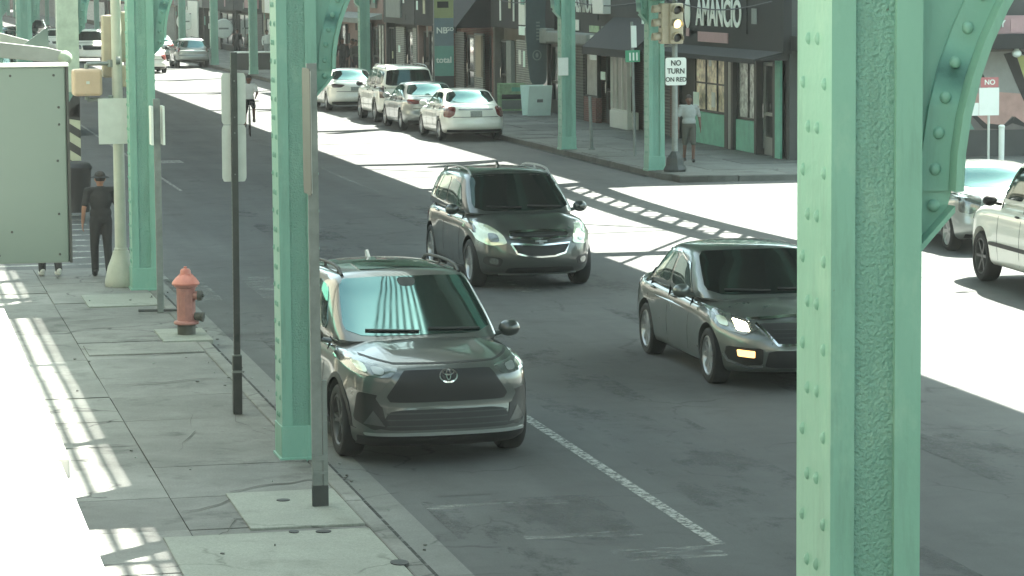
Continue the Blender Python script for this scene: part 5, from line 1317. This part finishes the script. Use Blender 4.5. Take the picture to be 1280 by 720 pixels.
def aboard(label, loc, rz, m, w, h, tilt):
    t = thing('poster_board', label, 'board', loc, rz)
    for sg, nm in ((-1, 'front_panel'), (1, 'rear_panel')):
        mb = MB(); mb.box(-w/2, w/2, -.012, .012, .05, h); o = mb.build(nm, m, t, bevel=.006); o.location = (0, sg*.22, 0); o.rotation_euler = (R(-sg*tilt), 0, 0)
        if sg < 0: fr = o
    return t, fr
t, fr = aboard('green poster board standing behind the white saloon boot', (21.35, 97.6, .14), R(-6), 'board_green', .92, .98, 10)
mb = MB(); mb.box(-.38, .38, -.018, -.013, .12, .42); mb.build('poster_panel', 'awning_grey', fr); mb = MB(); mb.box(-.38, .38, -.018, -.013, .46, .62); mb.build('poster_panel', 'awning_dark', fr); mb = MB(); mb.box(-.05, .35, -.018, -.013, .72, .86); mb.build('poster_panel', 'panel_teal', fr)
t, fr = aboard('blank white A board under the dark feather flag', (21.35, 93.9, .14), R(8), 'board_white', .8, 1.05, 11)
mb = MB(); mb.box(-.1, .1, -.018, -.013, .5, .6); mb.build('mark', 'awning_grey', fr)
# grey barrier boxes far up the right pavement
for k, (x, lab) in enumerate(((18.6, 'grey barrier box with white top beside the far silver hatchback'), (19.75, 'second grey barrier box with white top, nearer the shops'))):
    t = thing('barrier_box', lab, 'barrier', (x, 147.5, .14)); mb = MB(); mb.prism([(-.5, 0), (.5, 0), (.46, .82), (-.46, .82)], 'Y', -.3, .3); mb.build('body', 'stucco_dark', t, bevel=.03); mb = MB(); mb.box(-.48, .48, -.32, .32, .822, .9); mb.build('lid', 'sign_white', t, bevel=.02)
for nm, y, z, lab in (('round_sign', 181.0, 1.62, 'round white hanging sign above the far silver hatchback'), ('round_sign', 203.0, 1.75, 'farther round sign on the dim shop front, left of the other')):
    t = thing(nm, lab, 'sign', (21.6, y, z)); mb = MB(); mb.lathe([(0, -.06), (.55, -.06), (.6, 0), (.55, .06), (0, .06)], n=28, axis='Y'); mb.build('disc', 'sign_white', t, smooth=True); mb = MB(); mb.box(-.3, .3, -.075, -.062, -.05, .05); mb.build('mark', 'awning_grey', t); mb = MB(); mb.cyl((.3, 0, .5), (.62, 0, .6), .03, n=8); mb.build('arm', 'dark_steel', t)
# bin by the striped column
t = thing('litter_bin', 'black litter bin at the foot of the striped column', 'bin', (4.05, 58.7, .14)); mb = MB(); mb.lathe([(0, .02), (.24, .02), (.29, .85), (.30, .87), (0, .87)], n=24); mb.build('body', 'black', t, smooth=True); mb = MB(); mb.lathe([(.31, .86), (.315, .90), (.26, .98), (.16, 1.02), (0, 1.03)], n=24); mb.build('lid', 'black', t, smooth=True)
# projecting sign cabinet and canopies on the camera's building
t = thing('sign_cabinet', 'grey green sheet metal sign cabinet projecting over the pavement at left', 'sign cabinet', (0, 14, .14))
mb = MB(); mb.box(-.6, .925, 0, .16, 3.27, 4.19); mb.build('casing', 'cabinet', t, bevel=.008)
mb = MB(); mb.box(-.62, .94, -.012, .172, 4.191, 4.205); mb.build('top_cap', 'sign_white', t); mb = MB(); mb.box(.926, .938, -.012, .172, 3.27, 4.19); mb.build('edge_strip', 'dark_steel', t)
mb = MB()
for x, z in ((.88, 3.31), (.6, 3.31), (.88, 3.5), (.88, 3.75), (.89, 4.0), (.87, 4.15), (.67, 4.15), (.45, 4.15), (.66, 3.42), (.89, 3.92)): mb.ell((x, -.001, z), (.006, .004, .006), 8, 6)
mb.build('screw', 'dark_steel', t)
mb = MB(); mb.box(-.8, -.6, .05, .11, 3.5, 3.58); mb.box(-.8, -.6, .05, .11, 3.95, 4.03); mb.build('bracket', 'dark_steel', t)
for k, (ya, yb, xr, z, lab) in enumerate(((3.0, 8.62, .53, 3.2, 'white sheet canopy panel nearest the camera'), (8.66, 12.75, .56, 3.2, 'white sheet canopy panel past the dark seam'), (12.82, 13.6, .47, 3.25, 'short white canopy panel under the sign cabinet'))):
    t = thing('shop_canopy', lab, 'canopy', (0, ya, z+.14)); mb = MB(); mb.box(-.8, xr, 0, yb-ya, -.06, 0); mb.build('sheet', 'white_sheet', t, bevel=.006); mb = MB(); mb.box(-.8, xr-.06, .02, .06, -.20, -.062); mb.box(-.8, xr-.06, yb-ya-.06, yb-ya-.02, -.20, -.062); mb.build('beam', 'canopy_fabric', t)
t = thing('canopy_arm', 'grey canopy frame arm with pale rounded end jutting in at top left', 'canopy', (0, 25, .14))
mb = MB(); mb.prism([(-.8, 4.2), (1.1, 4.08), (1.5, 4.03), (1.66, 3.99), (1.66, 3.89), (1.1, 3.95), (-.8, 4.05)], 'Y', -.03, .03); mb.build('arm', 'canopy_fabric', t, bevel=.008)
mb = MB(); mb.ell((1.65, -.02, 3.94), (.06, .05, .06), 14, 10); mb.build('end_cap', 'cream_paint', t, smooth=True)
mb = MB(); mb.prism([(-.8, 4.5), (1.1, 4.16), (1.46, 4.06), (1.46, 4.02), (1.1, 4.07), (-.8, 4.36)], 'Y', .3, .34); mb.build('brace', 'canopy_fabric', t, bevel=.008)
mb = MB(); mb.prism([(1.3, 4.04), (1.52, 4.2), (1.53, 4.02)], 'Y', .1, .13); mb.build('gusset', 'cabinet', t)

# ------------------------------------------------------------------ people
def skinned(name, caps, ells, voxel, m, parent, smooth=8):
    mb = MB()
    for p0, p1, r0, r1 in caps:
        mb.cyl(p0, p1, r0, r1, 12); mb.ell(p0, (r0,)*3, 12, 8); mb.ell(p1, (r1,)*3, 12, 8)
    for c, r in ells: mb.ell(c, r, 16, 10)
    o = mb.build(name, m, parent)
    md = o.modifiers.new('v', 'REMESH'); md.mode = 'VOXEL'; md.voxel_size = voxel
    sm = o.modifiers.new('s', 'SMOOTH'); sm.iterations = smooth; sm.factor = .5
    bpy.context.view_layer.update()
    me = bpy.data.meshes.new_from_object(o.evaluated_get(bpy.context.evaluated_depsgraph_get()))
    o.modifiers.clear(); o.data = me; me.name = name
    me.materials.clear(); me.materials.append(M[m]); me.polygons.foreach_set('use_smooth', [True]*len(me.polygons))
    return o
def person(label, loc, rz, top='cloth_black', bottom='cloth_black', shoes='black', skin='skin', cap=None, hair='hair', h=1.72, step=.12, armf=.05, sleeve=.55, shorts=False, voxel=.014, group=None, sit=False, bulk=1.):
    """walker facing local +y"""
    t = thing('person', label, 'person', loc, rz, group); k = h/1.75
    V = lambda x, y, z: Vector((x*k, y*k, z*k))
    hip = [V(-.09, 0, .92), V(.09, 0, .92)]
    if sit: knee = [V(-.13, .36, .78), V(.13, .30, .62)]; ank = [V(-.14, .22, .38), V(.14, .2, .22)]; dz = V(0, 0, .08)
    else: knee = [V(-.10, step*.9, .50), V(.10, -step*.15, .50)]; ank = [V(-.10, step*.75, .09), V(.10, -step*1.5, .11)]
    sh = [V(-.19*bulk, -.01, 1.42), V(.19*bulk, -.01, 1.42)]
    el = [V(-.26*bulk, -armf-.03, 1.14), V(.26*bulk, armf-.03, 1.14)]; wr = [V(-.27*bulk, -armf+.06, .90), V(.27*bulk, armf+.10, .90)]
    if sit: el = [V(-.25, .16, 1.2), V(.25, .16, 1.2)]; wr = [V(-.2, .38, 1.08), V(.2, .38, 1.08)]
    caps = []; ells = [(V(0, .01, 1.62), (.078*k, .098*k, .115*k)), (V(0, .02, 1.55), (.06*k, .075*k, .07*k)), (V(0, .108, 1.60), (.014*k, .02*k, .025*k)), (V(-.08, 0, 1.61), (.015*k, .025*k, .035*k)), (V(.08, 0, 1.61), (.015*k, .025*k, .035*k)),
            (V(0, -.01, 1.25), (.15*k*bulk, .10*k*bulk, .22*k)), (V(0, 0, .98), (.15*k*bulk, .11*k*bulk, .13*k))]
    caps += [(V(0, 0, 1.42), V(0, .005, 1.55), .055*k, .05*k), (sh[0], sh[1], .065*k, .065*k)]
    for i in (0, 1):
        caps += [(hip[i], knee[i], .085*k, .055*k), (knee[i], ank[i], .055*k, .038*k), (sh[i], el[i], .05*k, .04*k), (el[i], wr[i], .04*k, .027*k)]
        d = (wr[i]-el[i]).normalized(); sx = -1 if i == 0 else 1
        pm = wr[i]+d*.05*k; ells.append((pm, (.018*k, .04*k, .05*k)))
        for q, ln in ((-.028, .075), (-.01, .09), (.01, .085), (.028, .065)):
            a = pm+d*.03*k+Vector((0, q*k, 0)); b = a+d*ln*.55*k+Vector((-sx*.006, 0, 0)); c = b+d*ln*.45*k+Vector((-sx*.022, .004, 0)); caps += [(a, b, .0088*k, .0082*k), (b, c, .0082*k, .007*k)]
        a = pm+Vector((0, .035*k, 0)); b = a+Vector((-sx*.015, .03*k, -.035*k)); caps.append((a, b, .010*k, .008*k))
        caps.append((ank[i]+V(0, -.03, -.03), ank[i]+V(0, .13, -.055), .035*k, .03*k))
    skinned('body', caps, ells, voxel*.75, skin, t, 3)
    # shirt
    c2 = [(sh[0], sh[1], .068*k, .068*k)]; e2 = [(V(0, -.01, 1.27), (.175*k*bulk, .125*k*bulk, .24*k)), (V(0, 0, 1.05), (.17*k*bulk, .125*k*bulk, .15*k)), (V(0, 0, 1.44), (.1*k, .075*k, .06*k))]
    for i in (0, 1):
        e = sh[i].lerp(el[i], min(1, sleeve*1.4)); c2.append((sh[i], e, .060*k, .058*k))
        if sleeve > .9: c2.append((el[i], el[i].lerp(wr[i], .9), .056*k, .042*k))
    skinned('shirt', c2, e2, voxel, top, t)
    c3 = []; e3 = [(V(0, 0, .97), (.165*k*bulk, .125*k*bulk, .12*k))]
    for i in (0, 1):
        c3 += [(hip[i], knee[i], .103*k, .074*k)]
        if not shorts: c3 += [(knee[i], ank[i]+V(0, -.01, .01), .074*k, .062*k)]
    skinned('trousers', c3, e3, voxel, bottom, t)
    for i in (0, 1):
        mb = MB(); a = ank[i]; mb.ell(a+V(0, .045, -.045), (.048*k, .135*k, .045*k), 14, 8); mb.ell(a+V(0, -.03, -.01), (.046*k, .055*k, .055*k), 12, 8); mb.build('shoe', shoes, t, smooth=True)
    if cap:
        mb = MB(); mb.ell(V(0, .005, 1.665), (.094*k, .112*k, .085*k), 18, 10); mb.lathe([(.09*k, 1.655*k), (.155*k, 1.635*k), (.157*k, 1.642*k), (.09*k, 1.67*k)], (0, .005, 0), 24); mb.build('hat', cap, t, smooth=True)
    mb = MB(); mb.ell(V(0, -.008, 1.645), (.088*k, .108*k, .105*k), 18, 10); mb.v = [(x, y, max(z, 1.58*k) if y < .05*k else max(z, 1.665*k)) for x, y, z in mb.v]; mb.build('hair', hair, t, smooth=True)
    return t
person('person in black shirt, trousers and brimmed hat walking away at the corner', (3.53, 46.0, .14), R(4), 'cloth_black', 'cloth_black', 'black', cap='cloth_black', h=1.64, step=.1, voxel=.012, bulk=1.1)
person('person mostly hidden behind the sign cabinet, only white trainers showing', (2.74, 46.2, .14), R(10), 'cloth_brown', 'cloth_black', 'shoe_white', h=1.72, voxel=.018)
person('person in pale shirt and dark shorts by the signal pole', (19.72, 69.9, .14), R(172), 'cloth_grey', 'cloth_brown', 'black', skin='skin_dark', h=1.66, shorts=True, voxel=.016, bulk=1.1)
GP = 'people standing outside the salmon shop'
for lab, x, y, a, tp in (('person in dark clothes standing left in the group at the salmon shop', 21.5, 134.5, 150, 'cloth_black'), ('tall person in a dark hooded top in the middle of the salmon shop group', 21.65, 132.6, 100, 'cloth_black'), ('person in dark shirt nearest the white saloon roof', 21.4, 130.2, 200, 'cloth_brown')):
    person(lab, (x, y, .14), R(a), tp, 'cloth_black', 'black', skin='skin_dark', voxel=.024, group=GP, h=1.8, sleeve=1.)
for lab, x, y, a, tp, bt in (('person in black standing behind the far grey barrier', 20.2, 163, 180, 'cloth_black', 'cloth_black'), ('person in dark top beside the far barrier, turned away', 20.7, 161.5, 30, 'cloth_brown', 'cloth_black'), ('person in white clothes at the right of the far barrier', 21.3, 159, 190, 'cloth_white', 'cloth_grey'), ('person in faded red far up the road by the left lane', 15.0, 171, 180, 'cloth_red', 'cloth_grey')):
    person(lab, (x, y, .14 if x > 17 else 0), R(a), tp, bt, 'black', skin='skin_dark', voxel=.026, group='people far up the street', h=1.78, sleeve=1.)
# cyclist half hidden by the column
cy = person('person in white shirt on a bicycle, half hidden by the green column', (11.3, 88.6, .12), R(180-6), 'cloth_white', 'cloth_black', 'black', skin='skin_dark', voxel=.018, h=1.7, sit=True, shorts=True)
t = thing('bicycle', 'bicycle ridden along the road behind the green column', 'bicycle', (11.3, 88.55, 0), R(180-6))
for y in (-.5, .52):
    mb = MB(); n = 28
    for i in range(n):
        a0, a1 = 2*math.pi*i/n, 2*math.pi*(i+1)/n
        mb.cyl((0, y+.33*math.cos(a0), .345+.33*math.sin(a0)), (0, y+.33*math.cos(a1), .345+.33*math.sin(a1)), .016, n=6)
    for i in range(8): a0 = math.pi*i/8; mb.cyl((0, y-.32*math.cos(a0), .345-.32*math.sin(a0)), (0, y+.32*math.cos(a0), .345+.32*math.sin(a0)), .003, n=4)
    mb.build('wheel', 'tyre', t)
mb = MB()
for p, q in (((0,-.5,.345),(0,-.08,.32)), ((0,-.08,.32),(0,-.2,.88)), ((0,-.2,.8),(0,.36,.84)), ((0,-.08,.32),(0,.38,.76)), ((0,-.5,.345),(0,-.19,.78)), ((0,.52,.345),(0,.36,.9))): mb.cyl(p, q, .018, n=8)
mb.build('frame', 'grey_steel', t)
mb = MB(); mb.cyl((-.28,.36,1.05), (.28,.36,1.05), .014, n=8); mb.cyl((0,.36,.88), (0,.36,1.05), .014, n=8); mb.build('handlebar', 'black', t); mb = MB(); mb.ell((0,-.22,.93), (.08,.14,.03), 12, 8); mb.build('saddle', 'black', t)

# notices, cables and lamps on the shop fronts
r = random.Random(21)
for o in [o for o in COL.objects if o.get('category') == 'building' and o.location.x > 20]:
    wl = [c for c in o.children if c.name.split('.')[0] == 'wall'][0]; ys = [v.co.y for v in wl.data.vertices]; a, b = min(ys)+.5, max(ys)-.5
    for k in range(min(9, int((b-a)*.7))):
        y = r.uniform(a, b); z = r.uniform(1.0, 2.2) if k % 3 else r.uniform(2.7, 3.6); w_, h_ = r.uniform(.2, .55), r.uniform(.2, .6); off = -.05 if z < 2.4 else -.27
        mb = MB(); mb.box(off, off+.02, y-w_/2, y+w_/2, z, z+h_); mb.build('notice', r.choice(['letter', 'sign_white', 'board_white', 'awning_grey', 'hazard_cream', 'banner_teal', 'pink', 'stucco_dark']), o)
    mb = MB(); n = 14
    for k in range(n):
        y0, y1 = a+(b-a)*k/n, a+(b-a)*(k+1)/n; mb.cyl((-.3, y0, 3.9-.25*math.sin(math.pi*k/n)), (-.3, y1, 3.9-.25*math.sin(math.pi*(k+1)/n)), .018, n=5, caps=False)
    mb.build('cable', 'black', o)

# ------------------------------------------------------------------ camera, light, world
H = 4.6; F = 3700.
yaw, pitch, roll = R(12.3106), R(6.0383), R(.45)
f = Vector((math.sin(yaw)*math.cos(pitch), math.cos(yaw)*math.cos(pitch), -math.sin(pitch)))
r_ = Vector((math.cos(yaw), -math.sin(yaw), 0)); u_ = r_.cross(f)
c, s = math.cos(roll), math.sin(roll)
r2 = c*r_ - s*u_; u2 = s*r_ + c*u_
cam = bpy.data.cameras.new('camera'); co = bpy.data.objects.new('camera', cam); COL.objects.link(co)
mt = Matrix((r2, u2, -f)).transposed().to_4x4(); mt.translation = (0, 0, H+.14); co.matrix_world = mt
cam.sensor_width = 36; cam.lens = F/1280*36; cam.clip_end = 3000; cam.clip_start = .1
scene.camera = co
SUN = Vector((.52, .5, 1)).normalized()
sl = bpy.data.lights.new('sun', 'SUN'); sl.energy = 5.; sl.angle = R(.5); sl.color = (1., .97, .88)
so = bpy.data.objects.new('sun', sl); COL.objects.link(so); so.rotation_euler = SUN.to_track_quat('Z', 'Y').to_euler(); so.location = (30, 30, 60)
w = bpy.data.worlds.new('World'); scene.world = w; w.use_nodes = True
N = w.node_tree.nodes; Lk = w.node_tree.links
sky = N.new('ShaderNodeTexSky'); sky.sky_type = 'NISHITA'; sky.sun_disc = False; sky.sun_elevation = math.asin(SUN.z); sky.sun_rotation = math.atan2(SUN.x, SUN.y)
sky.air_density = 1.; sky.dust_density = 2.
hs = N.new('ShaderNodeHueSaturation'); hs.inputs['Saturation'].default_value = .55
mx = N.new('ShaderNodeVectorMath'); mx.operation = 'MULTIPLY'; mx.inputs[1].default_value = (.88, 1.05, .93)
Lk.new(sky.outputs[0], hs.inputs['Color']); Lk.new(hs.outputs[0], mx.inputs[0]); Lk.new(mx.outputs[0], N['Background'].inputs[0])
N['Background'].inputs[1].default_value = .085
vs = scene.view_settings; vs.view_transform = 'Standard'; vs.look = 'None'; vs.gamma = 1; vs.exposure = 2.95; vs.use_curve_mapping = False
scene.cycles.max_bounces = 6; scene.cycles.diffuse_bounces = 3; scene.cycles.glossy_bounces = 3; scene.cycles.transparent_max_bounces = 6
scene.cycles.use_denoising = True

hz = MB(); hz.box(-70, 130, -70, 520, -1.1, 15); ho = hz.build('added_haze', 'black'); ho['kind'] = 'stuff'  # thin scattering volume added to veil the street and lift the dark tones
hm = bpy.data.materials.new('added_haze_air'); hm.use_nodes = True; n = hm.node_tree.nodes; n.remove(n['Principled BSDF'])
pv = n.new('ShaderNodeVolumePrincipled'); pv.inputs['Color'].default_value = (.9, .95, .9, 1); pv.inputs['Density'].default_value = .00032; pv.inputs['Anisotropy'].default_value = 0
hm.node_tree.links.new(pv.outputs[0], n['Material Output'].inputs['Volume']); ho.data.materials.clear(); ho.data.materials.append(hm)
scene.cycles.volume_bounces = 0
